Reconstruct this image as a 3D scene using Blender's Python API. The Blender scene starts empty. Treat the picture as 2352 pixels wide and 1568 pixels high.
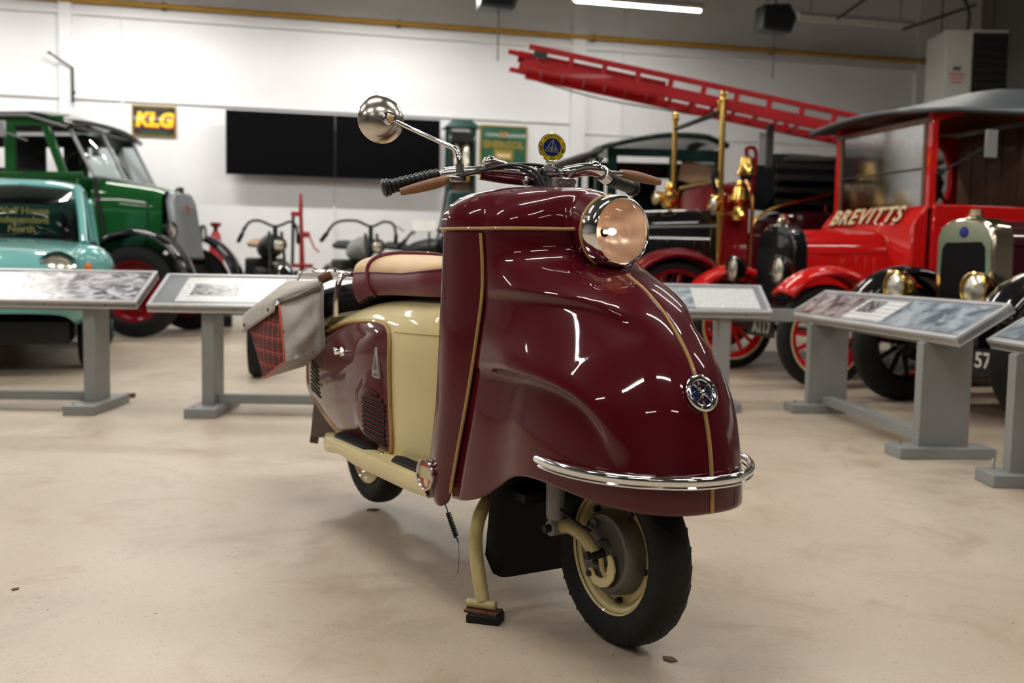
import bpy, math, random
from mathutils import Vector as V, Matrix as M
random.seed(7)
PI = math.pi
SC = bpy.context.scene
COL = SC.collection

# ------------------------------------------------------------------ camera
CAM_H = 0.866
PITCH = math.atan(178 / 2287.0)
ROLL = 0.0176
fw = V((0, math.cos(PITCH), -math.sin(PITCH)))
rt = V((1, 0, 0)); up = V((0, math.sin(PITCH), math.cos(PITCH)))
rt2 = rt * math.cos(ROLL) + up * math.sin(ROLL)
up2 = -rt * math.sin(ROLL) + up * math.cos(ROLL)
cd = bpy.data.cameras.new('camera')
cd.lens = 35.0; cd.sensor_width = 36.0; cd.clip_start = 0.05; cd.clip_end = 100
cd.dof.use_dof = True; cd.dof.focus_distance = 2.38; cd.dof.aperture_fstop = 3.0; cd.dof.aperture_blades = 9
cam = bpy.data.objects.new('camera', cd); COL.objects.link(cam)
cam.matrix_world = M(((rt2.x, up2.x, -fw.x, 0), (rt2.y, up2.y, -fw.y, 0), (rt2.z, up2.z, -fw.z, CAM_H), (0, 0, 0, 1)))
SC.camera = cam

# ------------------------------------------------------------------ world, exposure
wd = bpy.data.worlds.new('world'); SC.world = wd; wd.use_nodes = True
wd.node_tree.nodes['Background'].inputs[0].default_value = (0.9, 0.95, 1.0, 1)
wd.node_tree.nodes['Background'].inputs[1].default_value = 0.006
SC.view_settings.view_transform = 'Standard'
SC.view_settings.look = 'None'
SC.view_settings.exposure = 0.38
SC.view_settings.gamma = 1.0
SC.view_settings.use_curve_mapping = False
SC.cycles.use_denoising = True; SC.cycles.adaptive_threshold = 0.015; SC.cycles.max_bounces = 8; SC.cycles.diffuse_bounces = 3; SC.cycles.glossy_bounces = 4; SC.cycles.transparent_max_bounces = 12
TUBE_POWER = {1.5: 66.0, 5.0: 40.0, 8.5: 36.0, 12.0: 40.0, 15.5: 24.0, 19.0: 10.0}   # watts of a tube fitting, by row (distance from the back wall)
LAMP_Z = 4.25

# ------------------------------------------------------------------ helpers
class MB:
    def __init__(s): s.v = []; s.f = []
    def add(s, vs, fs):
        o = len(s.v); s.v += [tuple(p) for p in vs]; s.f += [tuple(i + o for i in f) for f in fs]; return s
    def box(s, c, d, R=None):
        x, y, z = d[0] / 2, d[1] / 2, d[2] / 2
        ps = [V((i * x, j * y, k * z)) for k in (-1, 1) for j in (-1, 1) for i in (-1, 1)]
        if R is not None: ps = [R @ p for p in ps]
        c = V(c)
        return s.add([p + c for p in ps], [(0, 2, 3, 1), (4, 5, 7, 6), (0, 1, 5, 4), (2, 6, 7, 3), (0, 4, 6, 2), (1, 3, 7, 5)])
    def grid(s, rows, cu=False, cv=False):
        n = len(rows); m = len(rows[0]); fs = []
        for i in range(n if cu else n - 1):
            for j in range(m if cv else m - 1):
                a, b = i, (i + 1) % n; c, d = j, (j + 1) % m
                fs.append((a * m + c, a * m + d, b * m + d, b * m + c))
        return s.add([p for r in rows for p in r], fs)
    def cap(s, ring):
        return s.add(ring, [tuple(range(len(ring)))])
    def tube(s, pts, r, seg=10, closed=False, caps=True, up0=None, flat=1.0):
        pts = [V(p) for p in pts]; n = len(pts)
        rs = r if isinstance(r, (list, tuple)) else [r] * n
        rows = []; prev = None
        for i, p in enumerate(pts):
            if closed: t = pts[(i + 1) % n] - pts[i - 1]
            else: t = pts[min(i + 1, n - 1)] - pts[max(i - 1, 0)]
            if t.length < 1e-9: t = V((0, 0, 1))
            t.normalize()
            if prev is None:
                a = V(up0) if up0 else (V((0, 0, 1)) if abs(t.z) < 0.9 else V((1, 0, 0)))
            else: a = prev
            a = a - t * a.dot(t)
            if a.length < 1e-6: a = t.orthogonal()
            a.normalize(); prev = a; b = t.cross(a)
            rows.append([p + (a * math.cos(2 * PI * k / seg) + b * flat * math.sin(2 * PI * k / seg)) * rs[i] for k in range(seg)])
        s.grid(rows, cu=closed, cv=True)
        if caps and not closed:
            s.cap(rows[0][::-1]); s.cap(rows[-1])
        return s
    def lathe(s, prof, o=(0, 0, 0), ax=(0, 0, 1), seg=24, a0=0, a1=2 * PI):
        o = V(o); ax = V(ax).normalized()
        e1 = V((0, 0, 1)) if abs(ax.z) < 0.9 else V((1, 0, 0))
        e1 = (e1 - ax * e1.dot(ax)).normalized(); e2 = ax.cross(e1)
        full = abs(a1 - a0 - 2 * PI) < 1e-6
        k = seg if full else seg + 1
        rows = []
        for q in range(k):
            a = a0 + (a1 - a0) * q / seg
            d = e1 * math.cos(a) + e2 * math.sin(a)
            rows.append([o + d * max(r, 1e-5) + ax * h for r, h in prof])
        return s.grid(rows, cu=full)
    def prism(s, poly, h0, h1, fr=None):
        # poly in (a,b), extruded along c from h0 to h1; fr = (origin, A, B, C)
        o, A, B, C = fr if fr else (V((0, 0, 0)), V((1, 0, 0)), V((0, 1, 0)), V((0, 0, 1)))
        o = V(o); A = V(A); B = V(B); C = V(C); n = len(poly)
        lo = [o + A * a + B * b + C * h0 for a, b in poly]; hi = [o + A * a + B * b + C * h1 for a, b in poly]
        fs = [tuple(range(n))[::-1], tuple(range(n, 2 * n))] + [(i, (i + 1) % n, n + (i + 1) % n, n + i) for i in range(n)]
        return s.add(lo + hi, fs)
    def build(s, name, mat, parent=None, bevel=0, solid=0, sub=0, ang=38, smooth=True, label=None, off=0):
        me = bpy.data.meshes.new(name)
        me.from_pydata([tuple(p) for p in s.v], [], s.f); me.update()
        import bmesh
        bm = bmesh.new(); bm.from_mesh(me)
        bmesh.ops.remove_doubles(bm, verts=bm.verts, dist=1e-5)
        bmesh.ops.recalc_face_normals(bm, faces=bm.faces)
        bm.to_mesh(me); bm.free()
        if smooth:
            me.polygons.foreach_set('use_smooth', [True] * len(me.polygons))
            me.set_sharp_from_angle(angle=math.radians(ang))
        if mat: me.materials.append(MAT[mat] if isinstance(mat, str) else mat)
        o = bpy.data.objects.new(name, me); COL.objects.link(o)
        if parent: o.parent = parent
        if solid:
            m = o.modifiers.new('s', 'SOLIDIFY'); m.thickness = solid; m.offset = off
        if bevel:
            m = o.modifiers.new('b', 'BEVEL'); m.width = bevel; m.segments = 2; m.limit_method = 'ANGLE'; m.angle_limit = math.radians(40)
        if sub:
            m = o.modifiers.new('ss', 'SUBSURF'); m.levels = sub; m.render_levels = sub
        if label: o['label'] = label
        return o

def thing(name, label, cat, loc=(0, 0, 0), rz=0, group=None):
    o = bpy.data.objects.new(name, None); COL.objects.link(o)
    o.location = loc; o.rotation_euler = (0, 0, rz); o.empty_display_size = 0.1
    o['label'] = label; o['category'] = cat
    if group: o['group'] = group
    return o
def tag(o, label, cat, group=None):
    o['label'] = label; o['category'] = cat
    if group: o['group'] = group
    return o
def struct(o): o['kind'] = 'structure'; return o
def place(o, loc, rz=0): o.location = loc; o.rotation_euler = (0, 0, rz); return o

def lerp(a, b, t): return a + (b - a) * t
def tab(t, x):
    if x <= t[0][0]: return t[0][1]
    for (a, b), (c, d) in zip(t, t[1:]):
        if x <= c: return b + (d - b) * (x - a) / (c - a)
    return t[-1][1]
def stab(t, x):
    # smooth (Catmull-Rom/Hermite) table look-up
    n = len(t)
    if x <= t[0][0]: return t[0][1]
    if x >= t[-1][0]: return t[-1][1]
    for i in range(n - 1):
        if x <= t[i + 1][0]: break
    x0, y0 = t[i]; x1, y1 = t[i + 1]; h = x1 - x0; u = (x - x0) / h
    m0 = (y1 - t[i - 1][1]) / (x1 - t[i - 1][0]) if i > 0 else (y1 - y0) / h
    m1 = (t[i + 2][1] - y0) / (t[i + 2][0] - x0) if i < n - 2 else (y1 - y0) / h
    return (2*u**3 - 3*u*u + 1) * y0 + (u**3 - 2*u*u + u) * h * m0 + (-2*u**3 + 3*u*u) * y1 + (u**3 - u*u) * h * m1
def cr(pts, n=6, closed=False):
    P = [V(p) for p in pts]; k = len(P); out = []
    for i in range(k if closed else k - 1):
        p0 = P[i - 1] if (closed or i > 0) else P[0] * 2 - P[1]
        p1 = P[i]; p2 = P[(i + 1) % k]
        p3 = P[(i + 2) % k] if (closed or i + 2 < k) else P[-1] * 2 - P[-2]
        for j in range(n):
            t = j / n
            out.append(0.5 * (2 * p1 + (p2 - p0) * t + (2 * p0 - 5 * p1 + 4 * p2 - p3) * t * t + (3 * p1 - p0 - 3 * p2 + p3) * t ** 3))
    if not closed: out.append(P[-1])
    return out
def sstep(a, b, x):
    t = max(0, min(1, (x - a) / (b - a))); return t * t * (3 - 2 * t)
def RX(a): return M.Rotation(a, 3, 'X')
def RY(a): return M.Rotation(a, 3, 'Y')
def RZ(a): return M.Rotation(a, 3, 'Z')
def circ(r, n=24, a0=0, a1=2 * PI, rb=None):
    return [(r * math.cos(a0 + (a1 - a0) * i / n), (rb or r) * math.sin(a0 + (a1 - a0) * i / n)) for i in range(n)]
def rrect(w, h, r, n=4):
    out = []
    for cx, cy, a in ((w/2 - r, h/2 - r, 0), (-w/2 + r, h/2 - r, PI/2), (-w/2 + r, -h/2 + r, PI), (w/2 - r, -h/2 + r, 1.5*PI)):
        out += [(cx + r * math.cos(a + PI/2*i/n), cy + r * math.sin(a + PI/2*i/n)) for i in range(n + 1)]
    return out
def copy_tree(o, parent=None):
    c = o.copy(); COL.objects.link(c)
    if parent: c.parent = parent
    for ch in [x for x in bpy.data.objects if x.parent == o and x != c]: copy_tree(ch, c)
    return c

def font_mesh(txt, size, ext=0.001, shear=0, align='CENTER', bold=0.0, space=1.0):
    cu = bpy.data.curves.new('t', 'FONT'); cu.body = txt; cu.size = size; cu.extrude = ext; cu.align_x = align
    cu.align_y = 'CENTER'; cu.shear = shear; cu.offset = bold; cu.resolution_u = 3; cu.space_character = space
    o = bpy.data.objects.new('t', cu); COL.objects.link(o)
    dg = bpy.context.evaluated_depsgraph_get()
    me = bpy.data.meshes.new_from_object(o.evaluated_get(dg))
    bpy.data.objects.remove(o); bpy.data.curves.remove(cu)
    return me
def lettering(name, txt, size, mat, parent, loc, axes=None, ext=0.001, shear=0, bold=0.0, space=1.0):
    # axes: (right, up, normal) of the lettering plane in the parent's frame
    me = font_mesh(txt, size, ext, shear, bold=bold, space=space); me.materials.clear(); me.materials.append(MAT[mat]); me.name = name
    o = bpy.data.objects.new(name, me); COL.objects.link(o); o.parent = parent
    A, B, C = [V(a) for a in (axes or ((1, 0, 0), (0, 1, 0), (0, 0, 1)))]
    o.matrix_local = M(((A.x, B.x, C.x, loc[0]), (A.y, B.y, C.y, loc[1]), (A.z, B.z, C.z, loc[2]), (0, 0, 0, 1)))
    return o

# ------------------------------------------------------------------ materials
MAT = {}
def mk(name):
    m = bpy.data.materials.new(name); m.use_nodes = True; MAT[name] = m
    nt = m.node_tree; return m, nt, nt.nodes['Principled BSDF']
def pm(name, col, rough=0.5, metal=0.0, coat=0.0, var=0.06, vs=6.0, bump=0.0, bs=60.0, spec=0.5, crough=0.03, coord='Object', rvar=0.0, emit=None, es=0):
    m, nt, b = mk(name); N = nt.nodes; L = nt.links
    b.inputs['Roughness'].default_value = rough; b.inputs['Metallic'].default_value = metal
    b.inputs['Coat Weight'].default_value = coat; b.inputs['Coat Roughness'].default_value = crough
    b.inputs['Specular IOR Level'].default_value = 0.05 if coat >= 0.6 else spec
    tc = N.new('ShaderNodeTexCoord'); nz = N.new('ShaderNodeTexNoise'); nz.inputs['Scale'].default_value = vs; nz.inputs['Detail'].default_value = 5
    L.new(tc.outputs[coord], nz.inputs['Vector'])
    rp = N.new('ShaderNodeValToRGB'); L.new(nz.outputs['Fac'], rp.inputs['Fac'])
    rp.color_ramp.elements[0].position = 0.3; rp.color_ramp.elements[1].position = 0.7
    rp.color_ramp.elements[0].color = (*[c * (1 - var) for c in col], 1); rp.color_ramp.elements[1].color = (*[min(1, c * (1 + var)) for c in col], 1)
    L.new(rp.outputs['Color'], b.inputs['Base Color'])
    if rvar:
        mr = N.new('ShaderNodeMapRange'); mr.inputs['To Min'].default_value = max(0, rough - rvar); mr.inputs['To Max'].default_value = rough + rvar
        L.new(nz.outputs['Fac'], mr.inputs['Value']); L.new(mr.outputs['Result'], b.inputs['Roughness'])
    if bump:
        n2 = N.new('ShaderNodeTexNoise'); n2.inputs['Scale'].default_value = bs; n2.inputs['Detail'].default_value = 4; L.new(tc.outputs[coord], n2.inputs['Vector'])
        bp = N.new('ShaderNodeBump'); bp.inputs['Strength'].default_value = bump; bp.inputs['Distance'].default_value = 0.002
        L.new(n2.outputs['Fac'], bp.inputs['Height']); L.new(bp.outputs['Normal'], b.inputs['Normal'])
    if emit:
        b.inputs['Emission Color'].default_value = (*emit, 1); b.inputs['Emission Strength'].default_value = es
    return m
def pane_mat(name, tint=(0.8, 0.85, 0.85), refl=0.12, rough=0.02, ior=1.45):
    m = bpy.data.materials.new(name); m.use_nodes = True; MAT[name] = m; nt = m.node_tree; nt.nodes.clear()
    o = nt.nodes.new('ShaderNodeOutputMaterial'); t = nt.nodes.new('ShaderNodeBsdfTransparent'); g = nt.nodes.new('ShaderNodeBsdfGlossy')
    f = nt.nodes.new('ShaderNodeFresnel'); f.inputs['IOR'].default_value = ior
    a = nt.nodes.new('ShaderNodeMath'); a.operation = 'ADD'; a.inputs[1].default_value = refl; a.use_clamp = True
    x = nt.nodes.new('ShaderNodeMixShader'); t.inputs['Color'].default_value = (*tint, 1); g.inputs['Roughness'].default_value = rough
    g_ = nt.nodes.new('ShaderNodeNewGeometry'); i_ = nt.nodes.new('ShaderNodeMath'); i_.operation = 'SUBTRACT'; i_.inputs[0].default_value = 1.0; k_ = nt.nodes.new('ShaderNodeMath'); k_.operation = 'MULTIPLY'
    nt.links.new(g_.outputs['Backfacing'], i_.inputs[1]); nt.links.new(f.outputs[0], a.inputs[0]); nt.links.new(a.outputs[0], k_.inputs[0]); nt.links.new(i_.outputs[0], k_.inputs[1]); nt.links.new(k_.outputs[0], x.inputs['Fac']); nt.links.new(t.outputs[0], x.inputs[1]); nt.links.new(g.outputs[0], x.inputs[2]); nt.links.new(x.outputs[0], o.inputs['Surface'])
def emis(name, col, s):
    m = bpy.data.materials.new(name); m.use_nodes = True; MAT[name] = m; nt = m.node_tree; nt.nodes.clear()
    o = nt.nodes.new('ShaderNodeOutputMaterial'); e = nt.nodes.new('ShaderNodeEmission'); e.inputs[0].default_value = (*col, 1); e.inputs[1].default_value = s; m.cycles.emission_sampling = 'NONE' if name == 'tube_glow' else 'AUTO'
    nt.links.new(e.outputs[0], o.inputs[0])
def photo_mat(name, c0, c1, scale=9.0, seed=0.0, dist=1.5, lo=0.4, hi=0.62, rough=0.25):
    # a printed monochrome picture: blotchy tones on flat print
    m, nt, b = mk(name); N = nt.nodes; L = nt.links
    tc = N.new('ShaderNodeTexCoord'); mp = N.new('ShaderNodeMapping'); mp.inputs['Location'].default_value = (seed, seed * 1.7, 0); mp.inputs['Scale'].default_value = (1, 1.6, 1)
    nz = N.new('ShaderNodeTexNoise'); nz.inputs['Scale'].default_value = scale; nz.inputs['Detail'].default_value = 7; nz.inputs['Distortion'].default_value = dist
    rp = N.new('ShaderNodeValToRGB'); rp.color_ramp.elements[0].position = lo; rp.color_ramp.elements[1].position = hi
    rp.color_ramp.elements[0].color = (*c0, 1); rp.color_ramp.elements[1].color = (*c1, 1)
    L.new(tc.outputs['Object'], mp.inputs[0]); L.new(mp.outputs[0], nz.inputs['Vector']); L.new(nz.outputs['Fac'], rp.inputs['Fac']); L.new(rp.outputs['Color'], b.inputs['Base Color'])
    b.inputs['Roughness'].default_value = rough
def page_mat(name, base=(0.75, 0.76, 0.76), ink=(0.35, 0.36, 0.37), freq=55):
    # a printed page: faint lines of small type
    m, nt, b = mk(name); N = nt.nodes; L = nt.links
    tc = N.new('ShaderNodeTexCoord'); wv = N.new('ShaderNodeTexWave'); wv.bands_direction = 'Y'; wv.inputs['Scale'].default_value = freq / 6.28
    nz = N.new('ShaderNodeTexNoise'); nz.inputs['Scale'].default_value = 90
    mu = N.new('ShaderNodeMath'); mu.operation = 'MULTIPLY'; gt = N.new('ShaderNodeMath'); gt.operation = 'GREATER_THAN'; gt.inputs[1].default_value = 0.42
    L.new(tc.outputs['Object'], wv.inputs['Vector']); L.new(tc.outputs['Object'], nz.inputs['Vector'])
    L.new(wv.outputs['Fac'], mu.inputs[0]); L.new(nz.outputs['Fac'], mu.inputs[1]); L.new(mu.outputs[0], gt.inputs[0])
    mx = N.new('ShaderNodeMix'); mx.data_type = 'RGBA'; mx.inputs['A'].default_value = (*base, 1); mx.inputs['B'].default_value = (*ink, 1)
    L.new(gt.outputs[0], mx.inputs['Factor']); L.new(mx.outputs['Result'], b.inputs['Base Color']); b.inputs['Roughness'].default_value = 0.3

pm('maroon', (0.078, 0.0026, 0.0080), 0.35, 0, 1.0, 0.04, 3, crough=0.035)
pm('cream_paint', (0.66, 0.56, 0.29), 0.35, 0, 0.7, 0.06, 5, crough=0.06)
pm('cream_old', (0.50, 0.40, 0.18), 0.42, 0, 0.3, 0.18, 18, bump=0.15, bs=90)
pm('gold_bead', (0.40, 0.24, 0.075), 0.42, 0, 0.15, 0.1, 30)
pm('chrome', (0.80, 0.80, 0.80), 0.09, 1.0, 0, 0.02, 5)
pm('chrome_worn', (0.62, 0.60, 0.58), 0.2, 1.0, 0, 0.12, 25, rvar=0.08)
pm('mirror_chrome', (0.66, 0.62, 0.57), 0.22, 1.0, 0, 0.05, 10, rvar=0.05)
pm('alu', (0.42, 0.42, 0.42), 0.42, 1.0, 0, 0.1, 20, bump=0.1)
pm('drum_metal', (0.16, 0.15, 0.14), 0.55, 0.7, 0, 0.25, 14, bump=0.2)
pm('shock_grey', (0.22, 0.21, 0.21), 0.45, 0, 0.2, 0.12, 20)
pm('rubber', (0.009, 0.009, 0.009), 0.66, 0, 0, 0.2, 15, bump=0.25, bs=120, spec=0.28)
pm('grip_black', (0.010, 0.010, 0.011), 0.33, 0, 0, 0.15, 20)
pm('cable_black', (0.012, 0.012, 0.013), 0.38)
pm('lever_tan', (0.27, 0.13, 0.065), 0.5, 0, 0, 0.15, 30, bump=0.15)
pm('seat_red', (0.135, 0.009, 0.026), 0.42, 0, 0.1, 0.1, 12, bump=0.35, bs=160)
pm('seat_cream', (0.62, 0.41, 0.20), 0.5, 0, 0, 0.12, 9, bump=0.3, bs=160)
pm('dark_void', (0.004, 0.004, 0.004), 0.8)
pm('black_metal', (0.012, 0.012, 0.013), 0.5, 0.2, 0, 0.2, 18)
pm('rust', (0.12, 0.05, 0.025), 0.75, 0.2, 0, 0.35, 40, bump=0.3)
pm('flap_brown', (0.045, 0.020, 0.008), 0.6, 0, 0, 0.25, 14)
pm('canvas', (0.44, 0.41, 0.365), 0.8, 0, 0, 0.1, 14, bump=0.5, bs=240)
pm('canvas_dark', (0.25, 0.225, 0.195), 0.8, 0, 0, 0.12, 14, bump=0.5, bs=240)
pm('badge_yellow', (0.72, 0.52, 0.01), 0.3, 0, 0.6)
pm('badge_blue', (0.012, 0.03, 0.14), 0.3, 0, 0.6)
pm('badge_ink', (0.05, 0.05, 0.04), 0.4)
pm('disc_paper', (0.62, 0.55, 0.34), 0.5)
pm('disc_red', (0.50, 0.08, 0.05), 0.5)
pm('transfer_gold', (0.115, 0.010, 0.009), 0.35, 0, 1.0)
# background paints and stuffs
pm('white_wall', (0.80, 0.81, 0.83), 0.6, 0, 0, 0.02, 2, bump=0.2, bs=30)
pm('trunking', (0.74, 0.74, 0.75), 0.45)
pm('right_wall', (0.20, 0.195, 0.18), 0.7, 0, 0, 0.05, 2)
pm('ceiling_grey', (0.10, 0.098, 0.092), 0.8, 0, 0, 0.1, 2)
pm('beam_grey', (0.19, 0.185, 0.17), 0.65)
pm('steel_dark', (0.05, 0.05, 0.048), 0.6, 0.3)
pm('yellow_pipe', (0.42, 0.22, 0.012), 0.5)
pm('tube_white', (0.7, 0.7, 0.68), 0.5)
pm('screen_black', (0.003, 0.003, 0.0035), 0.6, 0, 0, 0.02, spec=0.04)
pm('screen_bezel', (0.012, 0.012, 0.012), 0.4)
pm('panel_grey', (0.245, 0.25, 0.245), 0.5, 0, 0, 0.05, 4, rvar=0.05)
pm('panel_alu', (0.52, 0.52, 0.53), 0.4, 0.55, 0, 0.05, 8)
pm('panel_board', (0.22, 0.235, 0.25), 0.28, 0, 0, 0.06, 6)
pm('print_white', (0.72, 0.73, 0.74), 0.3)
page_mat('page'); photo_mat('photo_a', (0.10, 0.10, 0.11), (0.62, 0.62, 0.66), 9, 1.0)
photo_mat('photo_b', (0.05, 0.05, 0.055), (0.36, 0.37, 0.39), 14, 4.0); photo_mat('photo_c', (0.03, 0.012, 0.018), (0.36, 0.30, 0.32), 7, 7.0)
photo_mat('photo_d', (0.11, 0.145, 0.175), (0.40, 0.47, 0.52), 6, 11.0, 0.8); photo_mat('photo_e', (0.22, 0.27, 0.30), (0.50, 0.56, 0.58), 8, 17.0, 0.8)
pm('teal', (0.16, 0.42, 0.40), 0.3, 0, 1.0, 0.03); pm('green_car', (0.008, 0.085, 0.018), 0.3, 0, 1.0, 0.05)
pm('dark_green', (0.006, 0.022, 0.018), 0.35, 0, 0.6); pm('black_paint', (0.006, 0.006, 0.007), 0.25, 0, 1.0)
pm('red_van', (0.60, 0.010, 0.009), 0.32, 0, 0.8, 0.05); pm('red_dark', (0.20, 0.006, 0.010), 0.32, 0, 0.8, 0.06)
pm('red_ladder', (0.40, 0.007, 0.012), 0.45, 0, 0.1, 0.12, 8, spec=0.25); pm('wine', (0.045, 0.006, 0.010), 0.32, 0, 0.8)
pm('brass', (0.70, 0.46, 0.13), 0.18, 1.0, 0, 0.06); pm('nickel', (0.80, 0.71, 0.54), 0.17, 1.0, 0, 0.04)
pm('copper', (0.55, 0.24, 0.09), 0.25, 1.0, 0, 0.08)
pm('roof_grey', (0.075, 0.09, 0.095), 0.45, 0, 0.1, 0.08); pm('wood', (0.14, 0.06, 0.025), 0.5, 0, 0.2, 0.25, 6)
pm('yellow_board', (0.50, 0.33, 0.08), 0.5); pm('tan_leather', (0.36, 0.23, 0.13), 0.55); pm('hose_grey', (0.065, 0.058, 0.06), 0.8, 0, 0, 0.2, 20)
pm('letter_cream', (0.72, 0.60, 0.34), 0.45); pm('plate_white', (0.75, 0.75, 0.72), 0.45)
pm('grille_grey', (0.28, 0.30, 0.31), 0.45, 0.4); pm('radiator_core', (0.005, 0.005, 0.006), 0.7, spec=0.1)
pm('black_cloth', (0.005, 0.005, 0.006), 0.9, spec=0.1)
pm('oily', (0.02, 0.022, 0.018), 0.4, 0.4, 0, 0.3, 20); pm('bike_grey', (0.30, 0.31, 0.31), 0.4, 0.2, 0.3); pm('red_tool', (0.42, 0.012, 0.014), 0.42, 0, 0.4)
pm('orange', (0.85, 0.16, 0.02), 0.3, emit=(0.9, 0.15, 0.02), es=0.0); pm('sign_gold', (0.30, 0.22, 0.06), 0.5); pm('sign_green', (0.012, 0.10, 0.045), 0.4, 0, 0.3, 0.2, 5)
pm('sign_black', (0.012, 0.012, 0.014), 0.35, 0, 0.4); pm('sign_yellow', (0.85, 0.60, 0.01), 0.4, 0, 0.3); pm('sign_red', (0.60, 0.02, 0.015), 0.4); pm('sign_mustard', (0.34, 0.22, 0.012), 0.45)
pm('pump_green', (0.006, 0.045, 0.038), 0.35, 0, 0.5); pm('amber', (0.55, 0.30, 0.04), 0.3); pm('lamp_glass', (0.62, 0.60, 0.50), 0.15, 0.75, 0, 0.25, 25)
pm('blue_enamel', (0.02, 0.02, 0.20), 0.3, 0, 0.8); pm('interior', (0.020, 0.021, 0.022), 0.8); pm('heater_white', (0.42, 0.42, 0.38), 0.5); pm('red_print', (0.45, 0.10, 0.09), 0.6)
pm('card_green', (0.010, 0.045, 0.038), 0.85, spec=0.1); pm('card_gold', (0.42, 0.33, 0.08), 0.7)
pm('leaf', (0.13, 0.065, 0.03), 0.7)
pane_mat('pane'); pane_mat('pane_dark', (0.25, 0.32, 0.32), 0.06); pane_mat('pane_clear', (0.93, 0.93, 0.93), 0.03)
pane_mat('pane_fog', (0.50, 0.52, 0.52), 0.34, 0.12); pane_mat('pane_smoke', (0.74, 0.78, 0.76), 0.0, ior=1.2)
emis('tube_glow', (1.0, 0.94, 0.84), 16.0)
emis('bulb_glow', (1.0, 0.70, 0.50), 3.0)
# headlamp glass: clear, ribbed by fine vertical flutes
pane_mat('lens_glass', (0.97, 0.95, 0.93), 0.0, 0.04); nt = MAT['lens_glass'].node_tree
wv = nt.nodes.new('ShaderNodeTexWave'); wv.bands_direction = 'Y'; wv.inputs['Scale'].default_value = 42; wv.inputs['Distortion'].default_value = 0.5
bp = nt.nodes.new('ShaderNodeBump'); bp.inputs['Strength'].default_value = 0.07; bp.inputs['Distance'].default_value = 0.002; tc = nt.nodes.new('ShaderNodeTexCoord')
nt.links.new(tc.outputs['Object'], wv.inputs['Vector']); nt.links.new(wv.outputs['Fac'], bp.inputs['Height'])
for n_ in nt.nodes:
    if n_.bl_idname in ('ShaderNodeBsdfGlossy', 'ShaderNodeFresnel'): nt.links.new(bp.outputs['Normal'], n_.inputs['Normal'])
pm('reflector', (0.98, 0.76, 0.62), 0.30, 0.72, 0, 0.10, 18, bump=0.25, bs=40)
# tartan cloth
m, nt, b = mk('tartan'); N = nt.nodes; L = nt.links; b.inputs['Roughness'].default_value = 0.85
tc = N.new('ShaderNodeTexCoord'); sp = N.new('ShaderNodeSeparateXYZ'); L.new(tc.outputs['Object'], sp.inputs[0])
def stripes(out, scale, ph, wid):
    a = N.new('ShaderNodeMath'); a.operation = 'MULTIPLY_ADD'; a.inputs[1].default_value = scale; a.inputs[2].default_value = ph; L.new(out, a.inputs[0])
    f = N.new('ShaderNodeMath'); f.operation = 'FRACT'; L.new(a.outputs[0], f.inputs[0])
    g = N.new('ShaderNodeMath'); g.operation = 'LESS_THAN'; g.inputs[1].default_value = wid; L.new(f.outputs[0], g.inputs[0]); return g.outputs[0]
def mixc(prev, fac, col, k):
    mu = N.new('ShaderNodeMath'); mu.operation = 'MULTIPLY'; mu.inputs[1].default_value = k; L.new(fac, mu.inputs[0])
    x = N.new('ShaderNodeMix'); x.data_type = 'RGBA'; L.new(mu.outputs[0], x.inputs['Factor']); L.new(prev, x.inputs['A']); x.inputs['B'].default_value = (*col, 1); return x.outputs['Result']
rgb = N.new('ShaderNodeRGB'); rgb.outputs[0].default_value = (0.33, 0.014, 0.022, 1); c = rgb.outputs[0]
for ax in ('X', 'Z'):
    c = mixc(c, stripes(sp.outputs[ax], 21, 0.0, 0.46), (0.030, 0.022, 0.014), 0.66)
for ax in ('X', 'Z'):
    c = mixc(c, stripes(sp.outputs[ax], 21, 0.33, 0.06), (0.36, 0.25, 0.13), 0.45)
    c = mixc(c, stripes(sp.outputs[ax], 21, 0.16, 0.07), (0.01, 0.01, 0.012), 0.75)
L.new(c, b.inputs['Base Color'])
# concrete floor: painted beige, stained and speckled
m, nt, b = mk('floor_concrete'); N = nt.nodes; L = nt.links
tc = N.new('ShaderNodeTexCoord')
def noise(sc, det=5, rough=0.55, dist=0.0):
    n = N.new('ShaderNodeTexNoise'); n.inputs['Scale'].default_value = sc; n.inputs['Detail'].default_value = det; n.inputs['Roughness'].default_value = rough; n.inputs['Distortion'].default_value = dist
    L.new(tc.outputs['Object'], n.inputs['Vector']); return n.outputs['Fac']
def ramp(fac, p0, p1, c0=(0, 0, 0), c1=(1, 1, 1)):
    r = N.new('ShaderNodeValToRGB'); r.color_ramp.elements[0].position = p0; r.color_ramp.elements[1].position = p1
    r.color_ramp.elements[0].color = (*c0, 1); r.color_ramp.elements[1].color = (*c1, 1); L.new(fac, r.inputs['Fac']); return r.outputs['Color']
c = ramp(noise(0.9, 6), 0.35, 0.68, (0.47, 0.385, 0.285), (0.575, 0.49, 0.385))
c = mixc(c, ramp(noise(3.3, 8, 0.7, 0.8), 0.52, 0.70), (0.34, 0.24, 0.145), 0.62)
c = mixc(c, ramp(noise(1.7, 9, 0.75, 0.5), 0.55, 0.72), (0.30, 0.255, 0.21), 0.5)
c = mixc(c, ramp(noise(7.5, 8, 0.7), 0.62, 0.80), (0.30, 0.25, 0.20), 0.45)
c = mixc(c, ramp(noise(48, 4, 0.65, 1.5), 0.60, 0.70), (0.24, 0.185, 0.135), 0.55)
c = mixc(c, ramp(noise(130, 3, 0.6, 1.0), 0.61, 0.70), (0.20, 0.155, 0.115), 0.5)
vo = N.new('ShaderNodeTexVoronoi'); vo.inputs['Scale'].default_value = 9; L.new(tc.outputs['Object'], vo.inputs['Vector'])
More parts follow.
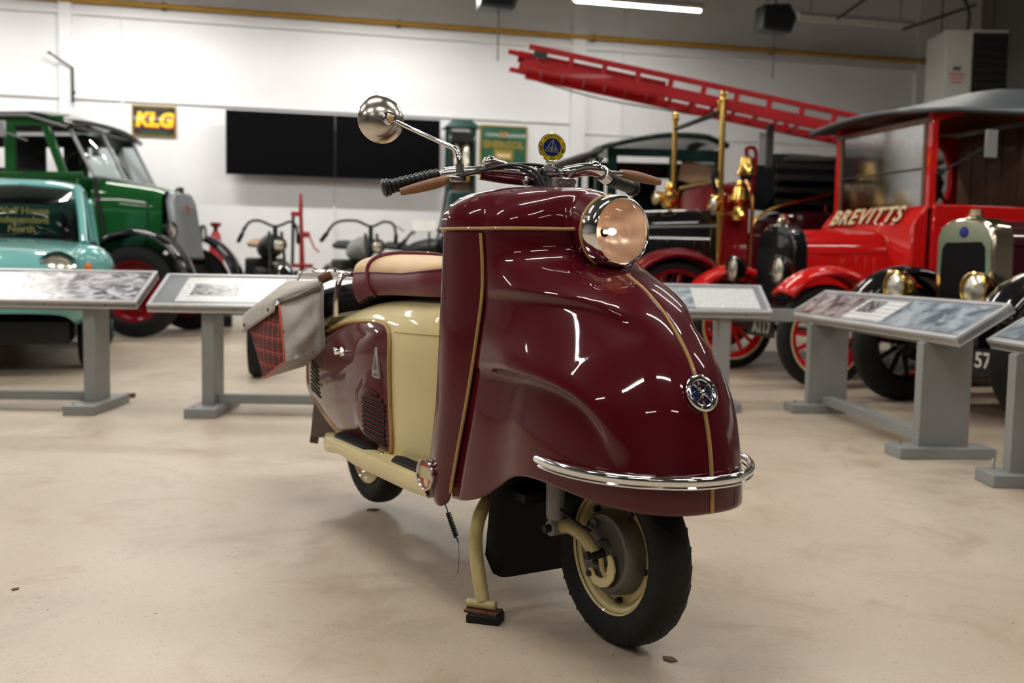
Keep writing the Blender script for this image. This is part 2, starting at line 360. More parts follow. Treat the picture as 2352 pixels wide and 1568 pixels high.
c = mixc(c, ramp(vo.outputs['Distance'], 0.030, 0.036, (1, 1, 1), (0, 0, 0)), (0.06, 0.04, 0.03), 0.8)
L.new(c, b.inputs['Base Color'])
r2 = N.new('ShaderNodeMapRange'); r2.inputs['To Min'].default_value = 0.26; r2.inputs['To Max'].default_value = 0.5; L.new(noise(2.2, 6), r2.inputs['Value']); L.new(r2.outputs['Result'], b.inputs['Roughness'])
bp = N.new('ShaderNodeBump'); bp.inputs['Strength'].default_value = 0.12; bp.inputs['Distance'].default_value = 0.003; L.new(noise(60, 6), bp.inputs['Height']); L.new(bp.outputs['Normal'], b.inputs['Normal'])
# ------------------------------------------------------------------ the hall
WD = V((0.9728, 0.2316, 0)); WN = V((0.2316, -0.9728, 0)); WP = V((-2.543, 14.0, 0)); WA = math.atan2(0.2316, 0.9728)
def wp(s, off=0, z=0):
    p = WP + WD * s + WN * off; return (p.x, p.y, z)
def slab(name, mat, c, d, rz=0):
    o = MB().box((0, 0, 0), d).build(name, mat, smooth=False); place(o, c, rz); return struct(o)
HALL_H = 5.4
fl = struct(MB().box((0, 0, -0.05), (46, 44, 0.1)).build('floor', 'floor_concrete', smooth=False)); place(fl, (0, 4, 0), WA)
slab('ceiling', 'ceiling_grey', (0, 4, HALL_H + 0.1), (46, 44, 0.2), WA)
wb = struct(MB().box((0, 0.15, HALL_H / 2), (26, 0.3, HALL_H)).build('wall_back', 'white_wall', smooth=False)); place(wb, wp(-2.7), WA)
S_CORNER = 10.28
wr = struct(MB().box((0.15, -12, HALL_H / 2), (0.3, 24.6, HALL_H)).build('wall_right', 'right_wall', smooth=False)); place(wr, wp(S_CORNER), WA)
wl = struct(MB().box((-0.15, -12, HALL_H / 2), (0.3, 24.6, HALL_H)).build('wall_left', 'white_wall', smooth=False)); place(wl, wp(-15.7), WA)
wf = struct(MB().box((0, -0.15, HALL_H / 2), (26.4, 0.3, HALL_H)).build('wall_front', 'right_wall', smooth=False)); place(wf, wp(-2.7, 24), WA)
# pilasters, joints and cable trunking on the back wall
def on_wall(name, mat, s, z, d, off=0.0, parent=None):
    o = MB().box((0, -d[1] / 2 - off, 0), d).build(name, mat, bevel=0.004); place(o, wp(s, 0, z), WA); return o
for i, (s, wdt) in enumerate(((3.53, 0.21), (-3.42, 0.16), (9.2, 0.2), (-7.0, 0.2))):
    struct(on_wall('trim_%d' % (i + 1), 'white_wall', s, HALL_H / 2, (wdt, 0.07, HALL_H)))
for i, s in enumerate((-2.74, 4.22, 0.03)):
    struct(on_wall('trim_%d' % (i + 5), 'trunking', s, 1.0 if i == 2 else HALL_H / 2, (0.035, 0.02, 1.95 if i == 2 else HALL_H)))
struct(on_wall('trim_8', 'trunking', -3.0, 2.93, (13.0, 0.028, 0.03)))
struct(on_wall('trim_9', 'trunking', 5.7, 2.80, (4.2, 0.02, 0.03)))
# thin white ledge running high along the back wall
struct(on_wall('trim_10', 'white_wall', -2.7, 4.02, (26, 0.06, 0.05)))
# yellow gas pipe along the wall, with its clips
t = thing('gas_pipe', 'long yellow painted pipe running along the top of the back wall', 'pipe', wp(0, 0, 4.17), WA)
MB().tube([(-9, -0.09, 0), (9.4, -0.09, 0)], 0.034, 10).build('pipe', 'yellow_pipe', t)
for s in (-8, -5.2, -2.2, 0.9, 3.75, 6.6, 9.2):
    MB().box((s, -0.045, 0), (0.05, 0.1, 0.09)).build('clip', 'steel_dark', t)
# roof steelwork at the far right
for i, (a, b_, r) in enumerate((((4.4, 6.5, 5.15), (9.7, 8.2, 5.15), 0.16), ((2.6, 9.6, 5.2), (8.4, 11.2, 5.2), 0.13), ((1.2, 12.0, 5.15), (7.9, 14.2, 5.15), 0.12))):
    a = V(a); b_ = V(b_)
    o = MB().box((0, 0, 0), ((b_ - a).length, 0.14, r * 2)).build('roof_beam', 'beam_grey', smooth=False); d = b_ - a
    place(o, (a + b_) / 2, math.atan2(d.y, d.x)); tag(o, ('pale grey roof beam nearest the camera at top right', 'pale grey roof beam in the middle at top right', 'pale grey roof beam closest to the back wall')[i], 'beam', 'roof beams')
# hanging struts sloping down from the roof
for i, (a, b_) in enumerate((((3.9, 13.4, 4.75), (3.15, 12.9, 4.25)), ((4.75, 13.2, 4.55), (4.2, 13.4, 4.15)), ((6.25, 13.9, 4.5), (5.15, 13.6, 4.08)), ((1.95, 13.2, 4.75), (1.45, 13.3, 4.4)))):
    o = MB().tube([(0, 0, 0), V(b_) - V(a)], 0.018, 8).build('ceiling_strut', 'steel_dark'); o.location = a
    tag(o, ('thin dark strut sloping from roof just right of second loudspeaker', 'thin dark middle strut sloping from the roof', 'thin dark rightmost strut sloping down near the heater', 'thin dark strut sloping beside the lit ceiling tube')[i], 'strut', 'ceiling struts')

# ------------------------------------------------------------------ tube light fittings: the hall's own lamps
def tube_light(loc, lit, label, power):
    t = thing('tube_light', label, 'ceiling light', loc, WA, 'ceiling tube lights')
    h = MB(); h.prism([(-0.07, 0.0), (-0.09, 0.035), (-0.04, 0.09), (0.04, 0.09), (0.09, 0.035), (0.07, 0.0), (0.03, 0.03), (-0.03, 0.03)], -0.9, 0.9, ((0, 0, 0), (0, 1, 0), (0, 0, 1), (1, 0, 0)))
    h.build('housing', 'tube_white', t)
    MB().tube([(-0.87, 0, 0.0), (0.87, 0, 0.0)], 0.022, 10).build('tube', 'tube_glow' if lit else 'tube_white', t)
    for sx in (-0.7, 0.7):
        MB().tube([(sx, 0, 0.09), (sx, 0, HALL_H - loc[2] - 0.012)], 0.006, 6).build('suspension_wire', 'steel_dark', t)
    if lit:
        ld = bpy.data.lights.new('tube_lamp', 'AREA'); ld.shape = 'RECTANGLE'; ld.size = 1.72; ld.size_y = 0.10
        ld.energy = power; ld.color = (1.0, 0.96, 0.91)
        lo = bpy.data.objects.new('tube_lamp', ld); COL.objects.link(lo); lo.parent = t; lo.location = (0, 0, -0.03)
for off, ss in ((1.5, (-8.9, -5.7, -2.5, 0.7, 3.9, 7.1)), (5.0, (-7.3, -4.1, -0.9, 2.3, 5.5)), (8.5, (-5.7, -2.5, 0.7, 3.9, 7.1)), (12.0, (-4.1, -0.9, 2.3, 5.5)), (15.5, (-5.7, -2.5, 0.7, 3.9)), (19.0, (-2.5, 2.3))):
    for s in ss:
        lit = not (off == 1.5 and s > 7)
        if off == 1.5 and s == 3.9: lb = 'lit white ceiling tube light at the top edge above the ladder'
        elif not lit: lb = 'unlit grey tube fitting hanging at top right above the heater'
        else: lb = 'lit ceiling tube light over the hall, outside the picture'
        tube_light(wp(s, off, 4.29), lit, lb, TUBE_POWER[off] * (1.0 if s < 0.5 else 0.75 if s < 1.5 else 0.32 if off < 2 else 0.6 if off < 9 else 0.8))
# ------------------------------------------------------------------ the motor scooter (local: +X forward, -Y the side towards the camera's left, Z up)
SCO = thing('motor_scooter', 'maroon and cream vintage motor scooter standing on its centre stand', 'scooter', (0.273, 2.2247, 0), math.radians(-59))
XB = [(0.26, -0.392), (0.30, -0.388), (0.40, -0.37), (0.50, -0.35), (0.60, -0.335), (0.70, -0.322), (0.80, -0.313), (0.95, -0.32)]
YB = [(0.26, 0.252), (0.30, 0.25), (0.40, 0.243), (0.50, 0.235), (0.60, 0.226), (0.70, 0.218), (0.80, 0.211), (0.88, 0.211), (0.95, 0.215)]
XN = [(0.30, 0.272), (0.369, 0.27), (0.411, 0.268), (0.455, 0.264), (0.507, 0.256), (0.567, 0.240), (0.606, 0.225), (0.654, 0.200), (0.688, 0.177), (0.726, 0.143), (0.774, 0.090), (0.815, 0.030), (0.836, -0.012), (0.853, -0.050), (0.868, -0.090), (0.885, -0.122), (0.91, -0.138), (0.95, -0.140)]
NE = [(0.30, 2.7), (0.45, 2.7), (0.55, 2.6), (0.65, 2.4), (0.72, 2.2), (0.78, 2.0), (0.82, 1.8), (0.86, 1.62), (0.90, 1.6), (0.95, 1.65)]
ZBOT = [(-0.40, 0.285), (-0.35, 0.288), (-0.30, 0.298), (-0.25, 0.318), (-0.20, 0.35), (-0.15, 0.382), (-0.10, 0.396), (-0.03, 0.398), (0.06, 0.388), (0.16, 0.375), (0.28, 0.366)]
ZTOP = 0.95
CREST1 = cr([(-0.30, 0, 0.802), (-0.20, 0, 0.806), (-0.10, 0, 0.802), (0.0, 0, 0.790), (0.07, 0, 0.768), (0.125, 0, 0.735), (0.15, 0, 0.69), (0.165, 0, 0.63)], 5)
CREST2 = cr([(-0.33, 0, 0.622), (-0.20, 0, 0.628), (-0.10, 0, 0.626), (0.0, 0, 0.612), (0.075, 0, 0.585), (0.13, 0, 0.54), (0.165, 0, 0.48), (0.18, 0, 0.42)], 5)
def crest_d(c, x, z):
    best = 9; side = 1; tt = 0
    for i in range(len(c) - 1):
        ax, az, bx, bz = c[i].x, c[i].z, c[i + 1].x, c[i + 1].z
        dx, dz = bx - ax, bz - az; L2 = dx * dx + dz * dz
        u = max(0, min(1, ((x - ax) * dx + (z - az) * dz) / L2))
        px, pz = ax + dx * u - x, az + dz * u - z; d = math.hypot(px, pz)
        if d < best:
            best = d; side = 1 if (dx * (z - az) - dz * (x - ax)) > 0 else -1; tt = (i + u) / (len(c) - 1)
    return best * side, tt
def flute(x, z):
    out = 0
    for c, A in ((CREST1, 0.016), (CREST2, 0.023)):
        s, t = crest_d(c, x, z)
        env = sstep(-0.05, 0.22, t) * (1 - sstep(0.55, 0.92, t))
        if s >= 0: k = math.exp(-(s / 0.062) ** 2)
        else: k = math.exp(-(s / 0.012) ** 2) - 0.55 * (1 - math.exp(-(s / 0.016) ** 2)) * math.exp(-(s / 0.07) ** 2)
        out += A * env * k
    return out
def fairing_pt(t, s, sgn):
    th = t * PI / 2
    # bottom edge depends on where along X we are
    xb, xn = -0.385, 0.27
    n = 2.7
    x_low = xb + (xn - xb) * math.sin(th) ** (2 / n)
    zb = stab(ZBOT, x_low)
    z = zb + (ZTOP - zb) * s
    n = stab(NE, z); Xb, Yb, Xn = stab(XB, z), stab(YB, z), stab(XN, z)
    sx, cy = math.sin(th) ** (2 / n), math.cos(th) ** (2 / n)
    x = Xb + (Xn - Xb) * sx; y = Yb * cy
    # waist between the bead and the wheel arch, so the skirt flares out towards its rear edge
    w = math.exp(-((x + 0.20) / 0.085) ** 2) * (1 - sstep(0.55, 0.70, z))
    y -= 0.012 * w
    e = flute(x, z) * cy ** 0.25 if cy > 1e-6 else 0
    # normal in the horizontal section (approximate)
    nx = (Xn - Xb) and (sx ** (n - 1)) / (Xn - Xb); ny = (cy ** (n - 1)) / Yb
    L = math.hypot(nx, ny) or 1
    x += e * nx / L; y += e * ny / L
    return V((x, sgn * y, z))
NT, NS = 84, 84
def fair_rows(sgn):
    rows = []
    for i in range(NS + 1):
        s = i / NS
        rows.append([fairing_pt((j / NT) ** 0.9 if j else 0.0, s, sgn) for j in range(NT + 1)])
    return rows
mb = MB(); mb.grid(fair_rows(-1)); mb.grid(fair_rows(1))
mb.build('front_fairing', 'maroon', SCO, solid=0.004, off=-1, ang=60)
# leg shield side strips behind the bead, one each side
RE = [(0.25, -0.478), (0.30, -0.497), (0.366, -0.506), (0.45, -0.492), (0.54, -0.478), (0.75, -0.466), (0.95, -0.452)]
def strip_pt(u, z, sgn):
    # u = 0 at the bead, 1 at the rear edge
    xb, yb = stab(XB, z), stab(YB, z); xr = stab(RE, z); yr = 0.252
    x = lerp(xb, xr, u); y = lerp(yb, yr, u) + 0.014 * math.sin(PI * min(u, 1)) + 0.004
    # rolled rear lip
    y -= 0.022 * sstep(0.93, 1.0, u) ** 2
    return V((x, sgn * y, z))
for sgn in (-1, 1):
    mb = MB(); rows = []
    for i in range(61):
        f = i / 60
        row = []
        for j in range(25):
            u = j / 24
            zbot = 0.292 - 0.036 * math.sin(PI * u ** 0.75) ** 0.7 + 0.012 * u
            row.append(strip_pt(u, lerp(zbot, 0.95, f), sgn))
        rows.append(row)
    mb.grid(rows); mb.build('leg_shield_side', 'maroon', SCO, solid=0.004, off=-1, ang=60)
# inner face of the leg shield (towards the rider)
mb = MB(); rows = []
for i in range(31):
    z = lerp(0.31, 0.95, i / 30); xr = stab(RE, z)
    rows.append([V((xr + 0.03 - 0.06 * math.cos(PI * q / 2) ** 2, 0.232 * q, z)) for q in [k / 8 for k in range(-8, 9)]])
mb.grid(rows); mb.build('leg_shield_back', 'maroon', SCO, solid=0.004)
# tank cowl above the horizontal bead
def plan_y(x):
    # half width of the outline at z = 0.95
    xb = stab(XB, ZTOP)
    if x <= xb:
        u = (xb - x) / (xb - stab(RE, ZTOP)); return strip_pt(min(u, 0.92), ZTOP, 1).y
    n = stab(NE, ZTOP); k = (x - xb) / (stab(XN, ZTOP) - xb)
    return stab(YB, ZTOP) * max(0, 1 - min(1, k) ** n) ** (1 / n)
CT = [(-0.455, 1.058), (-0.40, 1.060), (-0.32, 1.059), (-0.22, 1.052), (-0.15, 1.040), (-0.105, 1.026)]
mb = MB(); rows = []; xs = [-0.452 + 0.342 * (i / 40) for i in range(41)]
for x in xs:
    hw = max(plan_y(x), 0.079); hw = lerp(hw, 0.079, sstep(-0.20, -0.115, x)) if x > -0.2 else hw
    zt = stab(CT, x); n = lerp(2.55, 2.0, sstep(-0.40, -0.12, x))
    row = []
    for j in range(49):
        a = PI * j / 48
        c, s_ = math.cos(a), math.sin(a)
        row.append(V((x - 0.012 * 0, -hw * math.copysign(abs(c) ** (2 / n), c), 0.948 + (zt - 0.948) * s_ ** (2 / n))))
    rows.append(row)
rows.insert(0, [V((p.x + 0.012, p.y * 0.95, 0.948 + (p.z - 0.948) * 0.95)) for p in rows[0]])
mb.grid(rows); mb.build('tank_cowl', 'maroon', SCO, ang=60)
# gold beads: horizontal, side verticals, nose seam, headlamp ring
pts = []
for i in range(26):
    x = lerp(-0.455, -0.125, i / 25); pts.append(V((x, -max(plan_y(x), 0.078) - 0.0015, 0.949)))
full = pts + [V((p.x, -p.y, p.z)) for p in pts[::-1]]
for part in (pts, [V((p.x, -p.y, p.z)) for p in pts]):
    MB().tube(part, 0.0042, 8).build('cowl_bead', 'gold_bead', SCO)
for sgn in (-1, 1):
    MB().tube([strip_pt(0.0, z, sgn) + V((0.002, sgn * 0.002, 0)) for z in [lerp(0.30, 0.938, i / 40) for i in range(41)]], 0.0045, 8).build('shield_bead', 'gold_bead', SCO)
sp_ = [V((stab(XN, z) + 0.001, 0, z)) for z in [lerp(0.368, 0.845, i / 60) for i in range(61)]]
MB().tube(sp_, 0.0045, 8).build('nose_bead', 'gold_bead', SCO)
# oval maker's transfer on the nose, left of the seam, and one on the cowl
def decal(u0, v0, ru, rv, fn, name, mat, parent):
    rows = []
    for k in (0.0, 0.35, 0.7, 0.92, 1.0):
        rows.append([fn(u0 + ru * k * math.cos(2 * PI * q / 20), v0 + rv * k * math.sin(2 * PI * q / 20)) for q in range(20)])
    return MB().grid(rows, cv=True).build(name, mat, parent, ang=80)
def fair_out(t, s): 
    p = fairing_pt(t, s, -1); q = fairing_pt(t + 0.004, s, -1); r = fairing_pt(t, s + 0.004, -1)
    nrm = (q - p).cross(r - p).normalized()
    if nrm.y > 0 and nrm.x < 0.1: nrm = -nrm
    if nrm.x < 0: nrm = -nrm
    return p + nrm * 0.0006
decal(0.80, 0.768, 0.055, 0.018, fair_out, 'oval_transfer', 'transfer_gold', SCO)
rows = [[V((-0.30 + 0.028 * k * math.cos(2 * PI * q / 20), -0.028 + 0.028 * k * math.sin(2 * PI * q / 20), 1.0592)) for q in range(20)] for k in (0.8, 1.0)]
# ---- headlamp
HL = V((-0.052, 0, 0.944))
hp = MB().lathe([(0.062, -0.12), (0.074, -0.085), (0.0805, -0.055), (0.082, -0.045)], HL, (1, 0, 0), 48).build('headlamp', 'maroon', SCO, solid=0.002)
MB().tube([HL + V((-0.0475, 0.0835 * math.cos(a), 0.0835 * math.sin(a))) for a in [2 * PI * k / 48 for k in range(48)]], 0.0032, 8, closed=True).build('rim_bead', 'gold_bead', hp)
MB().lathe([(0.0835, -0.046), (0.0845, -0.030), (0.0825, -0.012), (0.079, -0.002), (0.0745, 0.003), (0.0715, 0.001), (0.0705, -0.004)], HL, (1, 0, 0), 64).build('chrome_rim', 'chrome', hp, ang=60)
MB().lathe([(0.0715, -0.003), (0.066, -0.018), (0.052, -0.042), (0.033, -0.060), (0.0145, -0.069), (0.012, -0.069)], HL, (1, 0, 0), 48).build('reflector', 'reflector', hp, ang=70)
MB().lathe([(0.0, 0.0145), (0.02, 0.0135), (0.04, 0.0105), (0.06, 0.004), (0.0715, -0.002), (0.0705, -0.005), (0.06, 0.001), (0.04, 0.0075), (0.02, 0.0105), (0.0, 0.0115)], HL, (1, 0, 0), 48).build('lens', 'lens_glass', hp, ang=80)
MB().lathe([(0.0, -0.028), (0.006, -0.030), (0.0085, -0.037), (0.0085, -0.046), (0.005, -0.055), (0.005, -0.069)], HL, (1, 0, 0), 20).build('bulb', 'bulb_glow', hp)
# ---- nose emblem (pierced chrome grille)
ez = 0.607; slope = math.atan2(stab(XN, 0.585) - stab(XN, 0.63), 0.045)
en = V((math.cos(slope), 0, math.sin(slope))); EO = V((stab(XN, ez), 0, ez)) + en * 0.001; eu = V((-math.sin(slope), 0, math.cos(slope))); el = V((0, 1, 0))
em = MB().lathe([(0.039, 0.0), (0.041, 0.004), (0.039, 0.008), (0.030, 0.009), (0.0265, 0.007), (0.026, 0.003)], EO, en, 48).build('horn_grille', 'chrome', SCO, ang=60)
MB().lathe([(0.0, 0.0025), (0.0265, 0.0025)], EO, en, 32).build('grille_back', 'badge_blue', em)
MB().lathe([(0.018, 0.003), (0.018, 0.008), (0.0135, 0.008), (0.0135, 0.003)], EO, en, 36).build('grille_ring', 'chrome', em)
MB().lathe([(0.0, 0.012), (0.004, 0.011), (0.007, 0.008), (0.007, 0.003)], EO, en, 24).build('grille_boss', 'chrome', em)
for k in range(4):
    a = PI / 4 + PI / 2 * k; d = eu * math.cos(a) + el * math.sin(a)
    MB().tube([EO + en * 0.006 + d * 0.005, EO + en * 0.006 + d * 0.028], 0.0028, 6).build('grille_bar', 'chrome', em)
for k in range(8):
    a = 2 * PI * (k + 0.5) / 8; d = eu * math.cos(a) + el * math.sin(a)
    MB().lathe([(0.0, 0.0105), (0.0018, 0.010), (0.0020, 0.008)], EO + d * 0.0345, en, 10).build('screw', 'chrome_worn', em)
# ---- chrome bumper bar
bp_ = cr([(-0.115, -0.205, 0.441), (-0.03, -0.222, 0.441), (0.06, -0.224, 0.441), (0.14, -0.205, 0.441), (0.205, -0.165, 0.44), (0.255, -0.11, 0.44), (0.287, -0.045, 0.44), (0.289, 0.045, 0.44), (0.255, 0.115, 0.44), (0.205, 0.170, 0.44), (0.14, 0.210, 0.441), (0.06, 0.229, 0.441), (-0.03, 0.224, 0.441), (-0.115, 0.205, 0.441)], 8)
rad = [0.0105] * len(bp_); rad[0] = rad[-1] = 0.006; rad[1] = rad[-2] = 0.0095
bo = MB().tube(bp_, rad, 14, flat=0.75).build('bumper_bar', 'chrome', SCO, ang=70)
MB().tube([p + V((0, 0, -0.0125)) for p in bp_], 0.0045, 8).build('bumper_lower_rib', 'chrome', bo)
for px, py in ((0.262, 0.06), (0.262, -0.06), (-0.02, -0.20), (-0.02, 0.20)):
    MB().tube([(px, py, 0.441), (px * 0.8, py * 0.8, 0.441)], 0.006, 8).build('bumper_stay', 'chrome_worn', bo)
# ---- front wheel
def tyre(name, R, w, parent, c, rr):
    prof = []
    # from inner bead on one side round the tread to the other
    for a, b_ in ((rr, 0.62), (rr + 0.012, 0.82), (rr + (R - rr) * 0.45, 1.0), (rr + (R - rr) * 0.72, 0.95), (R - 0.010, 0.78), (R - 0.003, 0.5), (R, 0.2), (R, -0.2), (R - 0.003, -0.5), (R - 0.010, -0.78), (rr + (R - rr) * 0.72, -0.95), (rr + (R - rr) * 0.45, -1.0), (rr + 0.012, -0.82), (rr, -0.62)):
        prof.append((a, b_ * w / 2))
    return MB().lathe(prof, c, (0, 1, 0), 72).build(name, 'rubber', parent, ang=50)
def groove(parent, c, R, w, a, side):
    # a slanting tread groove, cut as a dark sipe just proud of the tread
    pts = []
    for k in range(7):
        u = k / 6; y = side * lerp(0.06, 0.90, u) * w / 2; aa = a + 0.26 * u
        q = abs(y) / (w / 2); r = R - 0.0012 - (0.003 * (q / 0.5) ** 2 if q < 0.5 else 0.003 + 0.007 * ((q - 0.5) / 0.28) ** 1.5)
        pts.append(V((c[0] + r * math.sin(aa), c[1] + y, c[2] - r * math.cos(aa))))
    return pts
WC = V((-0.028, 0.0, 0.2135))
ty = tyre('front_wheel', 0.2135, 0.094, SCO, WC, 0.137)
TREAD = MB()
for k in range(30):
    for sd in (-1, 1):
        TREAD.tube(groove(None, WC, 0.2135, 0.094, 2 * PI * (k + (0.5 if sd > 0 else 0)) / 30, sd), 0.0022, 4)
zig = [V((WC.x + 0.2125 * math.sin(a), 0.009 * (1 if k % 2 else -1), WC.z - 0.2125 * math.cos(a))) for k, a in [(k, 2 * PI * k / 30) for k in range(30)]]
TREAD.tube(zig, 0.0018, 4, closed=True)
tr_ = TREAD.build('tread_grooves', 'dark_void', ty); tr_['kind'] = 'stuff'
MB().lathe([(0.138, -0.030), (0.143, -0.034), (0.142, -0.028), (0.128, -0.022), (0.122, -0.006), (0.10, -0.004), (0.10, 0.004), (0.122, 0.006), (0.128, 0.022), (0.142, 0.028), (0.143, 0.034), (0.138, 0.030), (0.118, 0.012), (0.118, -0.012)], WC, (0, 1, 0), 56).build('rim', 'cream_paint', ty, ang=40)
MB().lathe([(0.0, -0.052), (0.03, -0.052), (0.034, -0.044), (0.07, -0.043), (0.078, -0.048), (0.088, -0.047), (0.094, -0.040), (0.098, -0.024), (0.100, 0.0), (0.098, 0.024), (0.09, 0.03), (0.03, 0.036), (0.0, 0.040)], WC, (0, 1, 0), 48).build('brake_drum', 'drum_metal', ty, ang=35)
for k in range(5):
    a = 2 * PI * k / 5 + 0.5; p = WC + V((0.112 * math.sin(a), -0.008, 0.112 * math.cos(a)))
    MB().tube([p, p + V((0, -0.012, 0))], 0.007, 6).build('wheel_nut', 'black_metal', ty)
MB().lathe([(0.0, -0.066), (0.012, -0.066), (0.013, -0.052), (0.02, -0.050)], WC, (0, 1, 0), 6).build('axle_nut', 'black_metal', ty)
# cream hook shaped brake anchor on the drum
HK = [(0.034, 0.006), (0.047, -0.006), (0.053, -0.026), (0.047, -0.050), (0.028, -0.070), (0.002, -0.079), (-0.026, -0.076), (-0.044, -0.062), (-0.048, -0.050), (-0.040, -0.042), (-0.030, -0.046), (-0.020, -0.056), (-0.002, -0.058), (0.014, -0.050), (0.025, -0.034), (0.029, -0.014), (0.024, 0.0)]
MB().prism(HK, 0.0, 0.007, (WC + V((0, -0.051, 0)), (1, 0, 0), (0, 0, 1), (0, -1, 0))).build('brake_anchor', 'cream_paint', ty, bevel=0.0015)
arc = [WC + V((-0.040, -0.055, -0.056))]
MB().tube([V(arc[0]) + V((0, 0.006, 0)), V(arc[0]) + V((0, -0.008, 0))], 0.008, 10).build('anchor_bolt', 'black_metal', ty)
MB().tube([WC + V((-0.035, -0.048, 0.062)), WC + V((-0.033, -0.056, 0.062))], 0.010, 12).build('drum_plug', 'drum_metal', ty)
# leading link suspension, each side
for sg in (-1, 1):
    y = sg * 0.078
    lk = MB().tube(cr([(-0.165, y, 0.248), (-0.12, y, 0.256), (-0.075, y, 0.250), (-0.045, y, 0.235), WC + V((0, sg * 0.075, 0.004))], 5), [0.0175] * 12 + [0.016] * 9, 12).build('suspension_link', 'cream_old', SCO)
    MB().tube([(-0.163, y - 0.03, 0.246), (-0.163, y + 0.03, 0.246)], 0.019, 14).build('pivot_bush', 'shock_grey', lk)
    MB().tube([(-0.163, y - 0.046, 0.246), (-0.163, y + 0.04, 0.246)], 0.010, 10).build('pivot_bolt', 'black_metal', lk)
    sh = MB().lathe([(0.008, -0.01), (0.021, 0.0), (0.0225, 0.006), (0.0225, 0.104), (0.019, 0.106), (0.019, 0.15)], (-0.163, sg * 0.092, 0.268), (-0.04, 0, 1), 24).build('shock_absorber', 'shock_grey', SCO)
    MB().lathe([(0.027, 0.0), (0.027, 0.012)], (-0.167, sg * 0.092, 0.372), (-0.04, 0, 1), 24).build('shock_collar', 'shock_grey', sh)
ax = MB().tube([WC + V((0, -0.098, 0)), WC + V((0, 0.098, 0))], 0.010, 12).build('front_axle', 'black_metal', SCO)
MB().tube(cr([(-0.24, -0.07, 0.33), (-0.16, -0.09, 0.30), (-0.09, -0.085, 0.275), (-0.05, -0.07, 0.262)], 5), 0.0035, 6).build('brake_cable', 'cable_black', SCO)
MB().tube([(-0.03, -0.056, 0.215), (-0.015, -0.06, 0.180), (-0.005, -0.058, 0.165)], [0.008, 0.006, 0.004], 8).build('brake_arm', 'cream_old', SCO)
MB().tube([(-0.04, -0.052, 0.205), (-0.035, -0.065, 0.19)], 0.010, 8).build('brake_pivot', 'black_metal', SCO)
# black rubber flap behind the wheel
fl_ = [( -0.145, 0.46), (-0.115, 0.28), (-0.225, 0.115), (-0.275, 0.075), (-0.30, 0.085), (-0.318, 0.12), (-0.325, 0.20), (-0.345, 0.42)]
mbf = MB(); rows = []
for k in range(17):
    y = -0.178 + 0.356 * k / 16
    low = 0.078 + 0.065 * (1 - math.sqrt(1 - max(0, (abs(y) - 0.113) / 0.065) ** 2))
    rows.append([V((-0.300 - 0.045 * q, y, lerp(0.44, low, q))) for q in [i / 8 for i in range(9)]])
mbf.grid(rows); mbf.build('mud_flap', 'rubber', SCO, solid=0.005)
MB().box((-0.34, 0, 0.30), (0.20, 0.26, 0.02)).build('frame_cross_plate', 'black_metal', SCO)
MB().tube([(-0.14, 0, 0.42), (-0.30, 0, 0.90), (-0.40, 0, 1.08)], 0.024, 14).build('steering_column', 'black_metal', SCO)
# ---- centre stand
for sg in (-1, 1):
    st = MB().tube(cr([(-0.41, sg * 0.10, 0.30), (-0.375, sg * 0.16, 0.268), (-0.364, sg * 0.19, 0.22), (-0.352, sg * 0.20, 0.15), (-0.30, sg * 0.208, 0.042)], 6), 0.0175, 14).build('centre_stand', 'cream_old', SCO)
    MB().tube([(-0.328, sg * 0.236, 0.037), (-0.268, sg * 0.190, 0.039)], 0.0115, 12).build('stand_foot', 'cream_old', st)
    MB().box((-0.293, sg * 0.210, 0.0235), (0.085, 0.046, 0.007), RZ(-0.65 * sg)).build('foot_plate', 'rust', st, bevel=0.001)
    MB().box((-0.285, sg * 0.209, 0.010), (0.082, 0.054, 0.020), RZ(-0.75 * sg)).build('rubber_block', 'rubber', st, bevel=0.002)
# return spring
a0, a1 = V((-0.455, -0.238, 0.262)), V((-0.405, -0.222, 0.165)); hx = []
dd = (a1 - a0); e1 = dd.orthogonal().normalized(); e2 = dd.normalized().cross(e1)
for k in range(140):
    u = k / 139; an = 2 * PI * 14 * u; hx.append(a0 + dd * (0.28 + 0.58 * u) + (e1 * math.cos(an) + e2 * math.sin(an)) * 0.0058)
MB().tube([a0, a0 + dd * 0.28] + hx + [a0 + dd * 0.88, a1], 0.0017, 5).build('stand_spring', 'black_metal', SCO)
MB().tube(cr([a1, a1 + V((0.004, 0, -0.04)), a1 + V((-0.002, 0, -0.08))], 4), 0.0008, 4).build('loose_wire', 'cable_black', SCO)
# ---- licence disc holder on the shield edge
DC = V((-0.487, -0.272, 0.328)); dn = V((0.05, -1, 0)).normalized()
dh = MB().lathe([(0.036, -0.004), (0.041, -0.003), (0.043, 0.003), (0.041, 0.009), (0.037, 0.010), (0.035, 0.006), (0.0345, 0.003)], DC, dn, 40).build('licence_disc_holder', 'chrome_worn', SCO)
MB().lathe([(0.0, 0.003), (0.0352, 0.003)], DC, dn, 32).build('licence_disc', 'disc_paper', dh)
de = V((1, 0.05, 0)).normalized()
for sgn, w0 in ((1, 0.012), (-1, -0.034)):
    poly = [(r * math.cos(a), r * math.sin(a)) for r, a in [(0.034, math.radians(d)) for d in (range(35, 146, 10) if sgn > 0 else range(200, 341, 10))]]
    MB().prism(poly, 0.0034, 0.0038, (DC, de, V((0, 0, 1)), dn)).build('red_segment', 'disc_red', dh)
MB().lathe([(0.0, 0.0042), (0.012, 0.0042)], DC + V((0.004, 0, -0.019)), dn, 20).build('disc_stamp', 'disc_paper', dh)
MB().tube([DC + V((0, 0, -0.037)) + dn * 0.002, DC + V((0.01, 0, -0.052))], 0.005, 8).build('clamp_screw', 'black_metal', dh)
